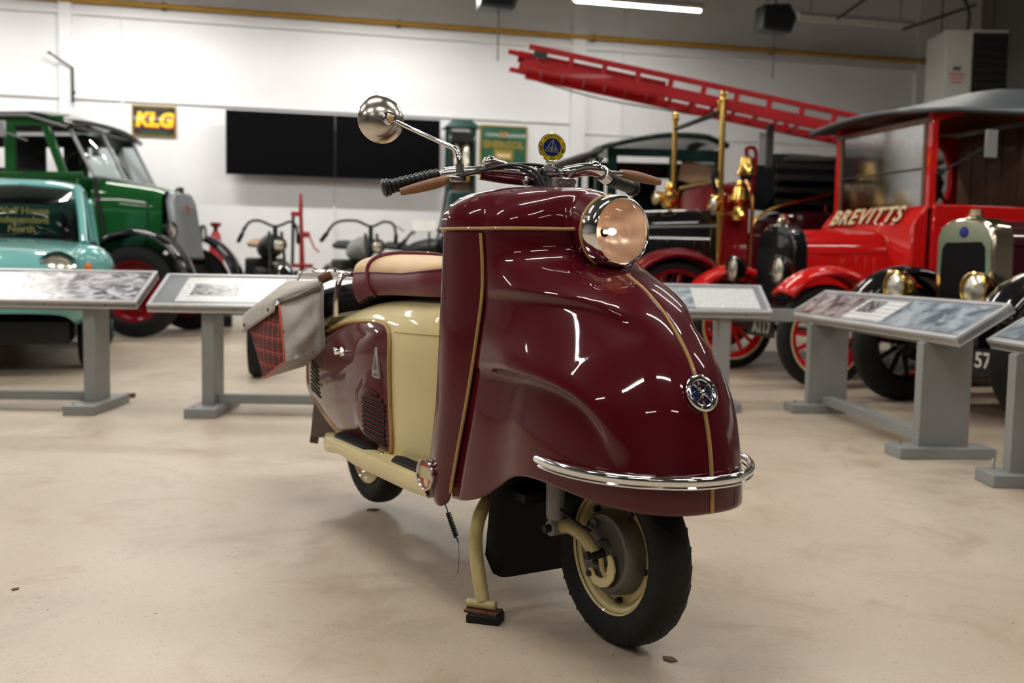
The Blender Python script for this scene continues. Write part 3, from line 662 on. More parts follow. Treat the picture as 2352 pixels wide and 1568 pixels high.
MB().tube([DC - dn * 0.003, DC - dn * 0.03], 0.012, 10).build('holder_stalk', 'black_metal', dh)
for sg in (-1, 1):
    MB().tube([(-0.20, sg * 0.06, 0.30), (-0.24, sg * 0.06, 0.44)], 0.020, 12).build('fork_tube', 'cream_old', SCO)
# ------------------------------------------------------------------ scooter: rear half
BW = [(-1.84, 0.05), (-1.78, 0.125), (-1.65, 0.165), (-1.5, 0.184), (-1.3, 0.197), (-1.1, 0.200), (-0.9, 0.196), (-0.75, 0.182), (-0.66, 0.160), (-0.60, 0.125)]
BT = [(-1.84, 0.44), (-1.75, 0.54), (-1.6, 0.628), (-1.4, 0.695), (-1.2, 0.738), (-1.0, 0.758), (-0.8, 0.766), (-0.60, 0.766)]
BL = [(-1.84, 0.42), (-1.66, 0.40), (-1.5, 0.355), (-1.35, 0.315), (-1.25, 0.30), (-0.6, 0.30)]
def body_y(x, z):
    w = stab(BW, x); zt = stab(BT, x); zm = lerp(stab(BL, x), zt, 0.55)
    if z <= zm: return w * (1 - 0.03 * (zm - z) / 0.2)
    k = min(1, (z - zm) / (zt - zm)); return w * (1 - k ** 3.2) ** (1 / 3.2)
mb = MB(); rows = []
for i in range(61):
    x = lerp(-1.838, -0.60, i / 60); w = stab(BW, x); zt = stab(BT, x); zl = stab(BL, x); zm = lerp(zl, zt, 0.55)
    half = [(w * (1 - 0.03 * (zm - z) / 0.2), z) for z in [lerp(zl, zm, q / 6) for q in range(6)]]
    half += [(w * math.cos(a) ** (2 / 3.2), zm + (zt - zm) * math.sin(a) ** (2 / 3.2)) for a in [PI / 2 * q / 14 for q in range(15)]]
    rows.append([V((x, -a, b_)) for a, b_ in half] + [V((x, a, b_)) for a, b_ in half[::-1][1:]])
mb.grid(rows); mb.add(rows[-1], [tuple(range(len(rows[-1])))])
mb.build('rear_body', 'cream_paint', SCO, ang=50)
# seam line of the upper cream pressing
for sg in (-1, 1):
    MB().tube([V((x, sg * (body_y(x, 0.664) + 0.0008), 0.664 + 0.02 * (x + 0.86))) for x in [lerp(-0.885, -0.60, k / 20) for k in range(21)]], 0.0016, 6).build('body_seam', 'cream_old', SCO)
OUT = [(-0.885, 0.315), (-0.888, 0.45), (-0.890, 0.60), (-0.898, 0.645), (-0.925, 0.674), (-0.98, 0.684), (-1.10, 0.682), (-1.26, 0.667), (-1.40, 0.640), (-1.50, 0.612), (-1.60, 0.575), (-1.68, 0.528), (-1.712, 0.47), (-1.70, 0.42), (-1.655, 0.398), (-1.5, 0.353), (-1.38, 0.322), (-1.27, 0.303), (-1.10, 0.303), (-0.95, 0.306)]
OUTS = [(p.x, p.z) for p in cr([(a, 0, b_) for a, b_ in OUT], 5, closed=True)]
CXZ = (-1.24, 0.485)
def panel_y(x, z, k):
    y = body_y(max(-1.83, min(-0.61, x)), z) + 0.004 + 0.020 * (1 - k ** 3)
    # raised teardrop boss carrying the front louvres
    d = math.hypot((x + 0.985) / 0.115, (z - 0.40) / 0.125)
    y += 0.012 * (1 - sstep(0.75, 1.05, d)) * (1 - k ** 8)
    return y
for sg in (-1, 1):
    rows = []
    for q in range(0, 29):
        k = q / 28
        rows.append([V((lerp(CXZ[0], a, k), sg * panel_y(lerp(CXZ[0], a, k), lerp(CXZ[1], b_, k), k), lerp(CXZ[1], b_, k))) for a, b_ in OUTS])
    rows.append([V((p.x, p.y - sg * 0.006, p.z)) for p in rows[-1]])
    pn = MB().grid(rows, cv=True).build('engine_panel', 'maroon', SCO, ang=50)
    MB().tube([V((a, sg * (body_y(max(-1.83, a), b_) + 0.005), b_)) for a, b_ in OUTS], 0.0065, 8, closed=True).build('panel_bead', 'gold_bead', pn)
    def pk(x, z):
        # how far out (0 centre .. 1 rim) a point lies, by the nearest direction of the outline
        an = math.atan2(z - CXZ[1], x - CXZ[0]); bi = min(OUTS, key=lambda o: abs(math.atan2(math.sin(math.atan2(o[1] - CXZ[1], o[0] - CXZ[0]) - an), math.cos(math.atan2(o[1] - CXZ[1], o[0] - CXZ[0]) - an))))
        return min(1, math.hypot(x - CXZ[0], z - CXZ[1]) / math.hypot(bi[0] - CXZ[0], bi[1] - CXZ[1]))
    for k in range(11):
        z0 = 0.335 + 0.0145 * k; ln = 0.115 if k < 9 else (0.085 if k == 9 else 0.05)
        x1 = -0.905 - (0.03 if k == 10 else 0.01 if k == 9 else 0); x0 = x1 - ln
        pts = [V((x, sg * (panel_y(x, z, pk(x, z)) + 0.0012), z)) for x, z in [(lerp(x0, x1, u), z0 + 0.006 - 0.016 * u) for u in [j / 5 for j in range(6)]]]
        lv = MB().tube(pts, 0.0040, 6).build('louvre', 'dark_void', pn)
        MB().tube([p + V((0, sg * 0.0015, 0.0048)) for p in pts], 0.0022, 6).build('louvre_lip', 'maroon', lv)
    for k in range(8):
        z0 = 0.412 + 0.0145 * k; x0, x1 = -1.585 + 0.003 * k, -1.455
        pts = [V((x, sg * (panel_y(x, z, pk(x, z)) - 0.0010), z)) for x, z in [(lerp(x0, x1, u), z0 + 0.008 - 0.018 * u) for u in [j / 4 for j in range(5)]]]
        MB().tube(pts, 0.0042, 6).build('louvre', 'dark_void', pn)
    # quick release catch
    cx, cz = -1.215, 0.578; y = sg * panel_y(cx, cz, pk(cx, cz))
    ct = MB().lathe([(0.0, 0.006), (0.012, 0.005), (0.016, 0.0)], (cx, y, cz), (0, sg, 0), 20).build('panel_catch', 'chrome', pn)
    MB().tube([(cx + 0.035, y + sg * 0.008, cz + 0.003), (cx, y + sg * 0.015, cz), (cx - 0.03, y + sg * 0.012, cz + 0.008)], [0.003, 0.010, 0.006], 10).build('catch_lever', 'chrome', ct)
    MB().lathe([(0.0, 0.02), (0.010, 0.012), (0.010, 0.0)], (cx + 0.045, y, cz + 0.001), (0, sg, 0), 14).build('catch_knob', 'chrome', ct)
    # triangular maker's plate
    bx, bz = -0.955, 0.560; y = sg * panel_y(bx, bz, pk(bx, bz)); fr = ((bx, y, bz), (1, 0, 0), (0, 0, 1), (0, sg, 0))
    pl = MB().prism([(-0.032, -0.038), (0.030, -0.038), (0.002, 0.052), (-0.004, 0.052)], -0.006, 0.004, fr).build('maker_plate', 'alu', pn, bevel=0.002)
    MB().prism([(-0.021, -0.031), (0.019, -0.031), (0.0, 0.030)], 0.004, 0.0045, fr).build('plate_field', 'drum_metal', pl)
    lettering('plate_letters', 'DKR', 0.017, 'chrome_worn', pl, (bx, y + sg * 0.0048, bz - 0.020), ((1 if sg < 0 else -1, 0, 0), (0, 0, 1), (0, sg, 0)), 0.0004)
# ---- footboards
for sg in (-1, 1):
    rows = []
    for i in range(31):
        x = lerp(-1.375, -0.50, i / 30); e = sstep(-1.375, -1.24, x)
        yo = lerp(0.215, 0.266, e); zt = 0.303 - 0.012 * (1 - e) + 0.006 * sstep(-0.62, -0.5, x); h = lerp(0.030, 0.046, e) * (1 - 0.25 * math.exp(-((x + 1.12) / 0.07) ** 2))
        rows.append([V((x, sg * a, b_)) for a, b_ in ((0.12, zt), (0.17, zt + 0.001), (yo - 0.014, zt + 0.002), (yo - 0.004, zt), (yo, zt - 0.008), (yo, zt - h + 0.01), (yo - 0.004, zt - h), (yo - 0.02, zt - h), (yo - 0.024, zt - 0.012), (0.12, zt - 0.008))])
    fb = MB().grid(rows, cv=True).add(rows[0], [tuple(range(10))]).add(rows[-1], [tuple(range(10))[::-1]]).build('footboard', 'cream_paint', SCO, ang=45)
    for (xa, xb_) in ((-1.275, -0.965), (-0.83, -0.545)):
        pad = MB().prism([(xa, 0.205), (xa + 0.05, 0.240), (xb_ - 0.02, 0.240), (xb_, 0.205), (xb_ - 0.01, 0.178), (xa + 0.01, 0.188)], 0.303, 0.311, ((0, 0, 0), (1, 0, 0), (0, sg, 0), (0, 0, 1))).build('foot_mat', 'rubber', fb, bevel=0.002)
        for q in range(5):
            yy = 0.193 + 0.009 * q
            MB().box(((xa + xb_) / 2 + 0.004 * q, sg * yy, 0.3115), (xb_ - xa - 0.07, 0.004, 0.003)).build('mat_rib', 'rubber', pad)
    for x, y in ((-0.905, 0.215), (-0.86, 0.180), (-0.53, 0.2)):
        MB().lathe([(0.0, 0.006), (0.006, 0.004), (0.008, 0.0)], (x, sg * y, 0.304), (0, 0, 1), 14).build('board_bolt', 'chrome_worn', fb)
MB().box((-0.95, 0, 0.275), (0.86, 0.24, 0.03)).build('frame_tray', 'black_metal', SCO, bevel=0.005)
MB().box((-0.56, 0, 0.40), (0.16, 0.22, 0.24)).build('centre_tunnel', 'cream_paint', SCO, bevel=0.05)
# ---- rear wheel, mudguard, engine underside
RC = V((-1.44, 0, 0.238))
rw = tyre('rear_wheel', 0.2135, 0.094, SCO, RC, 0.137)
TR2 = MB()
for k in range(40):
    for sd in (-1, 1): TR2.tube(groove(None, RC, 0.2135, 0.094, 2 * PI * (k + (0.5 if sd > 0 else 0)) / 40, sd), 0.0016, 4)
o = TR2.build('tread_grooves', 'dark_void', rw); o['kind'] = 'stuff'
MB().lathe([(0.138, -0.036), (0.144, -0.042), (0.143, -0.036), (0.128, -0.026), (0.115, -0.010), (0.02, -0.012), (0.02, 0.012), (0.115, 0.010), (0.128, 0.022), (0.142, 0.028), (0.143, 0.034), (0.138, 0.030), (0.118, 0.012), (0.118, -0.012)], RC, (0, 1, 0), 48).build('rim', 'cream_paint', rw, ang=40)
MB().lathe([(0.0, -0.05), (0.05, -0.05), (0.085, -0.035), (0.09, 0.035), (0.0, 0.05)], RC, (0, 1, 0), 36).build('brake_drum', 'drum_metal', rw)
rows = []
for k in range(25):
    a = math.radians(lerp(15, 185, k / 24))
    rows.append([RC + V((math.cos(a) * 0.30, 0.10 * q, math.sin(a) * 0.30)) for q in (-1, -0.9, -0.5, 0, 0.5, 0.9, 1)])
MB().grid(rows).build('rear_mudguard', 'black_metal', SCO, solid=0.003)
tf = None
for sg in (-1, 1):
    tf = MB().prism([(-1.74, 0.42), (-1.80, 0.205), (-1.67, 0.222), (-1.45, 0.285), (-1.45, 0.38)], -0.003, 0.003, ((0, sg * 0.112, 0), (1, 0, 0), (0, 0, 1), (0, 1, 0))).build('mudguard_valance', 'flap_brown', SCO)
    for k in range(5):
        MB().tube([(-1.795 + 0.017 * k, sg * 0.112, 0.212 + 0.002 * k), (-1.805 + 0.017 * k, sg * 0.112, 0.182 + 0.002 * k)], 0.0045, 6).build('fringe', 'flap_brown', tf)
MB().prism([(-0.109, 0.42), (0.109, 0.42), (0.109, 0.205), (-0.109, 0.205)], -0.003, 0.003, ((-1.77, 0, 0), (0, 1, 0), (-0.0, 0, 1), (1, 0, 0))).build('tail_flap', 'flap_brown', SCO)
MB().tube(cr([(-0.85, 0.06, 0.245), (-1.05, 0.10, 0.20), (-1.25, 0.11, 0.17), (-1.40, 0.10, 0.175)], 6), [0.03] * 18 + [0.022], 12).build('exhaust', 'black_metal', SCO)
MB().tube([(-1.40, -0.07, 0.25), (-1.0, -0.07, 0.28)], 0.022, 10).build('swing_arm', 'black_metal', SCO)
# ---- dual seat
def seat_row(x, part):
    e = 1 - sstep(-1.24, -1.385, x) if x < -1.24 else 1.0
    r = math.sqrt(max(0.0, 1 - max(0.0, (-1.24 - x) / 0.150) ** 2.4)) if x < -1.24 else 1.0
    hw = lerp(0.155, 0.10, sstep(-0.80, -0.58, x)) * max(0.35, r)
    zt = tab([(-1.40, 0.855), (-1.34, 0.882), (-1.2, 0.893), (-1.0, 0.885), (-0.8, 0.880), (-0.58, 0.872)], x)
    zs = tab([(-1.40, 0.826), (-1.1, 0.832), (-0.9, 0.832), (-0.75, 0.842), (-0.58, 0.858)], x)
    zb = tab([(-1.40, 0.722), (-1.30, 0.728), (-1.18, 0.758), (-1.0, 0.766), (-0.58, 0.772)], x)
    if part == 'top':
        return [V((x, -hw * math.cos(PI * j / 20) ** 1 if False else -hw * math.copysign(abs(math.cos(PI * j / 20)) ** 0.62, math.cos(PI * j / 20)), zs + (zt - zs) * math.sin(PI * j / 20) ** 0.85)) for j in range(21)]
    out = []
    for q in [k / 8 for k in range(9)]:
        out.append((hw + 0.007 * math.sin(PI * q) - 0.018 * q ** 3, lerp(zs, zb, q)))
    return out
xs = [lerp(-1.388, -0.58, k / 60) for k in range(61)]
rows = [seat_row(x, 'top') for x in xs]
rows.insert(0, [V((-1.389, p.y * 0.02, 0.84)) for p in rows[0]])
seat = MB().grid(rows).build('seat', 'seat_cream', SCO, ang=60)
rows = []
for x in xs:
    s_ = seat_row(x, 'side'); rows.append([V((x, a, b_)) for a, b_ in s_[::-1]][::-1])
rows2 = []
full = [[V((p.x, -p.y, p.z)) for p in r] for r in rows[::-1]] + [[V((-1.3895, 0, p.z)) for p in rows[0]]] + rows
MB().grid(full).build('seat_side', 'seat_red', seat, ang=60)
MB().grid([[V((x, -seat_row(x, 'side')[-1][0], seat_row(x, 'side')[-1][1])), V((x, seat_row(x, 'side')[-1][0], seat_row(x, 'side')[-1][1]))] for x in xs]).build('seat_base', 'dark_void', seat)
x = -1.16; tp = seat_row(x, 'top'); sd = seat_row(x, 'side')
ring = [V((x + 0.02 * (1 - abs(p.y) / 0.155), p.y * 1.015, p.z + 0.004)) for p in tp]
ring = [V((x + 0.0 + 0.03 * k, -a * 1.02, b_)) for k, (a, b_) in [(q / 8, s_) for q, s_ in list(enumerate(sd))[::-1]]] + ring + [V((x + 0.03 * q / 8, a * 1.02, b_)) for q, (a, b_) in enumerate(sd)]
MB().tube(ring, 0.0065, 8).build('seat_strap', 'seat_red', seat)
for sg in (-1, 1):
    MB().tube([V((x, sg * (seat_row(x, 'side')[0][0] + 0.001), seat_row(x, 'side')[0][1])) for x in xs[2:]], 0.0028, 6).build('seat_piping', 'seat_red', seat)
# ---- rear rack and spare wheel
rk = MB().tube(cr([(-1.36, -0.125, 0.822), (-1.48, -0.135, 0.826), (-1.70, -0.14, 0.822), (-1.87, -0.135, 0.815), (-1.915, -0.08, 0.812), (-1.915, 0.08, 0.812), (-1.87, 0.135, 0.815), (-1.70, 0.14, 0.822), (-1.48, 0.135, 0.826), (-1.36, 0.125, 0.822)], 6), 0.0095, 12).build('rear_rack', 'chrome', SCO, ang=60)
for xx in (-1.5, -1.62, -1.74): MB().tube([(xx, -0.138, 0.823), (xx, 0.138, 0.823)], 0.006, 8).build('rack_bar', 'chrome', rk)
for sg in (-1, 1):
    MB().tube(cr([(-1.415, sg * 0.13, 0.824), (-1.405, sg * 0.155, 0.80), (-1.402, sg * 0.166, 0.74), (-1.41, sg * 0.166, 0.68)], 5), 0.010, 12).build('rack_stay', 'chrome', rk)
MB().tube([(-1.455, -0.165, 0.818), (-1.475, -0.20, 0.800)], 0.016, 10).build('rack_clip', 'rust', rk)
SN = V((-0.34, 0, 0.94)).normalized(); SPC = V((-1.60, 0, 0.690))
prof = [(0.137, 0.03), (0.149, 0.039), (0.172, 0.047), (0.192, 0.045), (0.203, 0.037), (0.211, 0.02), (0.2135, 0.0), (0.211, -0.02), (0.203, -0.037), (0.192, -0.045), (0.172, -0.047), (0.149, -0.039), (0.137, -0.03)]
spw = MB().lathe(prof, SPC, SN, 56).build('spare_tyre', 'rubber', SCO, ang=50)
for h in (-0.02, 0.0, 0.02):
    r_ = 0.2145 if h == 0 else 0.2118
    e1 = SN.orthogonal().normalized(); e2 = SN.cross(e1)
    MB().tube([SPC + SN * h + (e1 * math.cos(a) + e2 * math.sin(a)) * r_ for a in [2 * PI * k / 56 for k in range(56)]], 0.0015, 4, closed=True).build('tread_line', 'dark_void', spw)
MB().lathe([(0.138, 0.03), (0.12, 0.01), (0.02, 0.012), (0.02, -0.012), (0.12, -0.01), (0.138, -0.03)], SPC, SN, 40).build('spare_rim', 'cream_paint', spw)
MB().tube([(-1.56, -0.1, 0.60), (-1.56, 0.1, 0.60)], 0.05, 12).build('spare_carrier', 'rust', SCO)
# ---- handlebars
BAR = [(-0.522, -0.375, 1.048), (-0.487, -0.25, 1.084), (-0.456, -0.14, 1.101), (-0.435, -0.07, 1.103), (-0.410, 0.0, 1.098), (-0.372, 0.06, 1.100), (-0.345, 0.125, 1.108), (-0.358, 0.17, 1.103), (-0.390, 0.205, 1.095), (-0.455, 0.335, 1.082)]
hb = MB().tube(cr(BAR, 6), 0.0115, 14).build('handlebar', 'chrome', SCO, ang=60)
MB().tube(cr([(-0.385, 0.045, 1.098), (-0.352, 0.10, 1.110), (-0.345, 0.135, 1.110), (-0.360, 0.17, 1.105)], 5), [0.012] + [0.017] * 14 + [0.013], 14).build('bar_sleeve', 'chrome', hb)
MB().tube(cr([(-0.452, -0.15, 1.088), (-0.430, -0.08, 1.080), (-0.405, 0.0, 1.078), (-0.385, 0.05, 1.085)], 5), 0.0125, 10).build('bar_pressing', 'maroon', hb)
def grip(a, b_):
    a, b_ = V(a), V(b_); d = (b_ - a); L = d.length; prof = [(0.0, L + 0.004), (0.016, L + 0.003), (0.0225, L - 0.002), (0.0225, L - 0.007), (0.019, L - 0.009), (0.0215, L - 0.012), (0.0215, L - 0.016)]
    n = 9
    for k in range(n):
        h1 = L - 0.018 - (L - 0.03) * k / n; h0 = h1 - (L - 0.03) / n
        prof += [(0.0150, h1), (0.0178, h1 - 0.002), (0.0178, h0 + 0.003), (0.0150, h0 + 0.001)]
    prof += [(0.016, 0.01), (0.0165, 0.0), (0.0115, 0.0)]
    g = MB().lathe(prof, a, d, 20).build('grip', 'grip_black', hb, ang=45)
    return g
grip((-0.4865, -0.248, 1.0845), (-0.524, -0.382, 1.046)); grip((-0.392, 0.208, 1.0945), (-0.458, 0.342, 1.081))
def lever(pts, rr):
    P = cr(pts, 6); n = len(P)
    l = MB().tube(P, [rr * (0.45 + 0.75 * math.sin(PI * (0.12 + 0.80 * k / (n - 1))) ** 0.7) for k in range(n)], 12, flat=0.7).build('brake_lever', 'lever_tan', hb, ang=60)
    return l
lever([(-0.452, -0.238, 1.072), (-0.448, -0.27, 1.062), (-0.458, -0.31, 1.050), (-0.476, -0.358, 1.036)], 0.0115)
lever([(-0.335, 0.200, 1.106), (-0.325, 0.235, 1.101), (-0.318, 0.27, 1.095), (-0.312, 0.318, 1.088)], 0.0115)
for (c0, c1, r0) in (((-0.478, -0.236, 1.087), (-0.466, -0.19, 1.094), 0.0165), ((-0.372, 0.185, 1.098), (-0.348, 0.15, 1.106), 0.020), ((-0.470, -0.205, 1.092), (-0.467, -0.195, 1.0935), 0.0195)):
    MB().tube([c0, c1], r0, 16).build('bar_clamp', 'chrome_worn', hb)
MB().box((-0.452, -0.226, 1.074), (0.030, 0.040, 0.013), RZ(0.25)).build('lever_bracket', 'chrome_worn', hb, bevel=0.003)
MB().box((-0.345, 0.19, 1.105), (0.028, 0.042, 0.013), RZ(-0.5)).build('lever_bracket', 'chrome_worn', hb, bevel=0.003)
MB().tube([(-0.448, -0.20, 1.070), (-0.448, -0.20, 1.085)], 0.008, 10).build('adjuster', 'black_metal', hb)
sw = MB().tube(cr([(-0.447, -0.142, 1.112), (-0.443, -0.125, 1.124), (-0.437, -0.10, 1.120), (-0.432, -0.085, 1.117)], 4), [0.006, 0.011, 0.0135, 0.014, 0.0135, 0.012, 0.011, 0.010, 0.009, 0.008, 0.008, 0.007, 0.006], 12).build('dip_switch', 'chrome', hb)
MB().lathe([(0.0, 0.012), (0.012, 0.01), (0.019, 0.002), (0.020, -0.006)], (-0.348, 0.130, 1.122), (0.2, 0.1, 1), 18).build('switch_cap', 'chrome', hb)
MB().tube([(-0.345, 0.14, 1.130), (-0.345, 0.15, 1.142)], [0.003, 0.004], 8).build('switch_toggle', 'black_metal', hb)
MB().box((-0.408, 0.0, 1.098), (0.034, 0.05, 0.034)).build('stem_clamp', 'chrome', hb, bevel=0.007)
MB().tube([(-0.40, 0, 1.05), (-0.408, 0, 1.10)], 0.02, 14).build('stem', 'black_metal', hb)
MB().lathe([(0.0, 0.012), (0.009, 0.009), (0.012, 0.0), (0.009, -0.009), (0.0, -0.012)], (-0.40, -0.045, 1.078), (0.7, -0.7, 0), 14).build('clamp_knob', 'chrome', hb)
tcap = MB().lathe([(0.031, -0.012), (0.031, 0.004), (0.033, 0.006), (0.033, 0.014), (0.026, 0.018), (0.0, 0.019)], (-0.300, 0.0, 1.062), (0.08, 0, 1), 32).build('filler_cap', 'chrome_worn', SCO)
MB().tube(cr([(-0.45, -0.215, 1.078), (-0.40, -0.10, 1.112), (-0.37, -0.04, 1.100), (-0.352, -0.02, 1.062), (-0.35, -0.015, 1.055)], 6), 0.0036, 8).build('brake_cable', 'cable_black', hb)
MB().tube(cr([(-0.44, -0.17, 1.098), (-0.40, -0.08, 1.107), (-0.375, -0.035, 1.085), (-0.368, -0.03, 1.056)], 6), 0.0036, 8).build('throttle_cable', 'cable_black', hb)
MB().tube(cr([(-0.434, -0.09, 1.118), (-0.40, -0.02, 1.118), (-0.365, 0.02, 1.108), (-0.33, 0.015, 1.085), (-0.318, 0.005, 1.07)], 6), 0.0042, 8).build('wiring_loom', 'cable_black', hb)
MB().tube(cr([(-0.342, 0.175, 1.108), (-0.325, 0.10, 1.112), (-0.315, 0.05, 1.10), (-0.315, 0.02, 1.075)], 6), 0.004, 8).build('clutch_cable', 'cable_black', hb)
# ---- mirror
mst = MB().tube(cr([(-0.458, -0.205, 1.098), (-0.462, -0.206, 1.130), (-0.472, -0.212, 1.150), (-0.495, -0.235, 1.165), (-0.53, -0.28, 1.190), (-0.575, -0.325, 1.219)], 5), [0.0075] * 6 + [0.0062] * 10 + [0.0055] * 10, 12).build('mirror', 'chrome', SCO, ang=60)
MB().lathe([(0.0115, -0.012), (0.0115, 0.012)], (-0.458, -0.205, 1.100), (0, 0, 1), 14).build('mirror_socket', 'chrome_worn', mst)
MC = V((-0.607, -0.352, 1.227)); mn = V((0.94, -0.12, 0.04)).normalized()
MB().lathe([(0.0, 0.026), (0.015, 0.0255), (0.030, 0.0225), (0.045, 0.015), (0.055, 0.006), (0.0605, -0.002), (0.0612, -0.006), (0.058, -0.007)], MC, mn, 48).build('mirror_shell', 'mirror_chrome', mst, ang=70)
MB().lathe([(0.0, -0.0045), (0.0585, -0.0065)], MC, mn, 40).build('mirror_glass', 'chrome', mst)
bc = MC + mn * 0.022 + V((0, 0.012, -0.002))
MB().lathe([(0.017, 0.0), (0.017, 0.006), (0.0125, 0.008), (0.0115, 0.016), (0.0, 0.019)], bc, mn, 24).build('mirror_boss', 'chrome', mst)
MB().lathe([(0.0, 0.026), (0.006, 0.024), (0.0095, 0.016), (0.0098, 0.006)], bc, mn, 18).build('boss_ball', 'seat_cream', mst)
# ---- club badge above the bars
BN = V((math.cos(0.35), -math.sin(0.35), 0)); BU = V((0, 0, 1)); BR = BU.cross(BN)
BC_ = V((-0.352, 0.0, 1.159)); tl = math.radians(-7); BR, BU = BR * math.cos(tl) + BU * math.sin(tl), BU * math.cos(tl) - BR * math.sin(tl)
bd = MB().lathe([(0.0, -0.002), (0.0345, -0.002), (0.0355, 0.0), (0.0345, 0.0022), (0.033, 0.0016), (0.0, 0.0016)], BC_, BN, 48).build('club_badge', 'chrome', SCO, ang=40)
MB().lathe([(0.0225, 0.0018), (0.0332, 0.0018)], BC_, BN, 48).build('badge_ring', 'badge_yellow', bd)
MB().lathe([(0.0, 0.0019), (0.0228, 0.0019)], BC_, BN, 40).build('badge_field', 'badge_blue', bd)
tri = [(-0.0185, -0.0115), (0.0185, -0.0115), (0.0, 0.0205)]
MB().prism(tri, 0.0019, 0.0023, (BC_, BR, BU, BN)).build('badge_triangle', 'alu', bd)
MB().prism([(-0.0155, -0.0098), (0.0155, -0.0098), (0.0, 0.0168)], 0.0022, 0.0025, (BC_, BR, BU, BN)).build('triangle_field', 'badge_blue', bd)
MB().prism([(-0.002, -0.0098), (0.002, -0.0098), (0.0009, 0.0168), (-0.0009, 0.0168)], 0.0024, 0.0028, (BC_, BR, BU, BN)).build('triangle_bar', 'alu', bd)
lettering('badge_monogram', 'DKR', 0.0115, 'alu', bd, BC_ + BN * 0.0027 - BU * 0.004, (BR, BU, BN), 0.0003, bold=0.0003)
def ring_text(txt, a_mid, step, top, name):
    verts, faces = [], []
    for i, ch in enumerate(txt):
        if ch == ' ': continue
        k = i - (len(txt) - 1) / 2
        a = a_mid - k * step if top else a_mid + k * step
        rd = V((math.cos(a), math.sin(a), 0)); u_ = rd if top else -rd; r_ = V((u_.y, -u_.x, 0))
        me = font_mesh(ch, 0.0088, 0.0002, bold=0.0002); o_ = len(verts)
        for v_ in me.vertices:
            q = rd * 0.0279 + r_ * v_.co.x + u_ * v_.co.y
            p = BC_ + BR * q.x + BU * q.y + BN * (0.0022 + v_.co.z); verts.append(p)
        faces += [tuple(j + o_ for j in p.vertices) for p in me.polygons]
        bpy.data.meshes.remove(me)
    mbx = MB(); mbx.add(verts, faces); return mbx.build(name, 'badge_ink', bd, smooth=False)
ring_text('DKR SCOOTER CLUB', math.radians(90), math.radians(14.2), True, 'badge_upper_words')
ring_text('GREAT BRITAIN', math.radians(270), math.radians(14.0), False, 'badge_lower_words')
MB().prism([(-0.012, -0.052), (0.012, -0.052), (0.010, -0.033), (-0.010, -0.033)], -0.002, 0.0015, (BC_, BR, BU, BN)).build('badge_stalk', 'alu', bd)
MB().box(BC_ - BU * 0.050 - BN * 0.006, (0.026, 0.022, 0.022), RZ(-0.35)).build('badge_bracket', 'alu', bd, bevel=0.003)
for sx in (-1, 1): MB().lathe([(0.0, 0.006), (0.004, 0.004), (0.005, 0.0)], BC_ - BU * 0.047 + BR * 0.008 * sx + BN * 0.004, BN, 10).build('badge_bolt', 'chrome_worn', bd)

# ------------------------------------------------------------------ pannier bag hung on the rack (same frame as the scooter)
PB = thing('pannier_bag', 'grey canvas pannier bag with red tartan side hanging from the scooter rack', 'bag', SCO.location, math.radians(-59))
def quad(a, b_, c, d, n, m, bulge, nrm, wr=0.0, seed=0):
    rows = []; nrm = V(nrm)
    for i in range(n + 1):
        u = i / n; row = []
        for j in range(m + 1):
            v = j / m
            p = (V(a) * (1 - v) + V(b_) * v) * (1 - u) + (V(d) * (1 - v) + V(c) * v) * u
            k = math.sin(PI * u) ** 0.7 * math.sin(PI * v) ** 0.7
            wv_ = wr * k * (math.sin(7 * v + 5 * u + seed) + 0.7 * math.sin(13 * u - 6 * v + seed * 2))
            row.append(p + nrm * (bulge * k + wv_))
        rows.append(row)
    return rows
FTo, FTi = V((-1.452, -0.345, 0.722)), V((-1.470, -0.195, 0.770)); FBo, FBi = V((-1.392, -0.345, 0.535)), V((-1.425, -0.198, 0.565))
RTo, RTi = V((-1.800, -0.345, 0.625)), V((-1.800, -0.195, 0.720)); RBo, RBi = V((-1.618, -0.345, 0.455)), V((-1.63, -0.198, 0.49))
mb = MB()
mb.grid(quad(FTi, FTo, FBo, FBi, 14, 12, 0.020, (1, -0.1, 0), 0.012, 1.0))
mb.grid(quad(RTo, RTi, RBi, RBo, 8, 8, 0.015, (-1, 0, 0), 0.004, 2.0))
mb.grid(quad(FBo, RBo, RBi, FBi, 8, 8, 0.006, (0, 0, -1)))
mb.grid(quad(FTi, FBi, RBi, RTi, 8, 8, 0.0, (0, 1, 0)))
mb.grid(quad(FTo, RTo, RBo, FBo, 8, 8, 0.010, (0, -1, 0)))
mb.build('bag_body', 'canvas', PB, ang=55)
inset = lambda p: p + V((0, -0.003, 0))
MB().grid(quad(inset(FTo), inset(RTo), inset(RBo), inset(FBo), 10, 10, 0.013, (0, -1, 0))).build('tartan_side', 'tartan', PB, ang=60)
MB().tube([inset(FTo), inset((FTo + FBo) / 2) + V((0.004, 0, 0)), inset(FBo), inset((FBo + RBo) / 2), inset(RBo)], 0.0035, 8).build('red_piping', 'disc_red', PB)
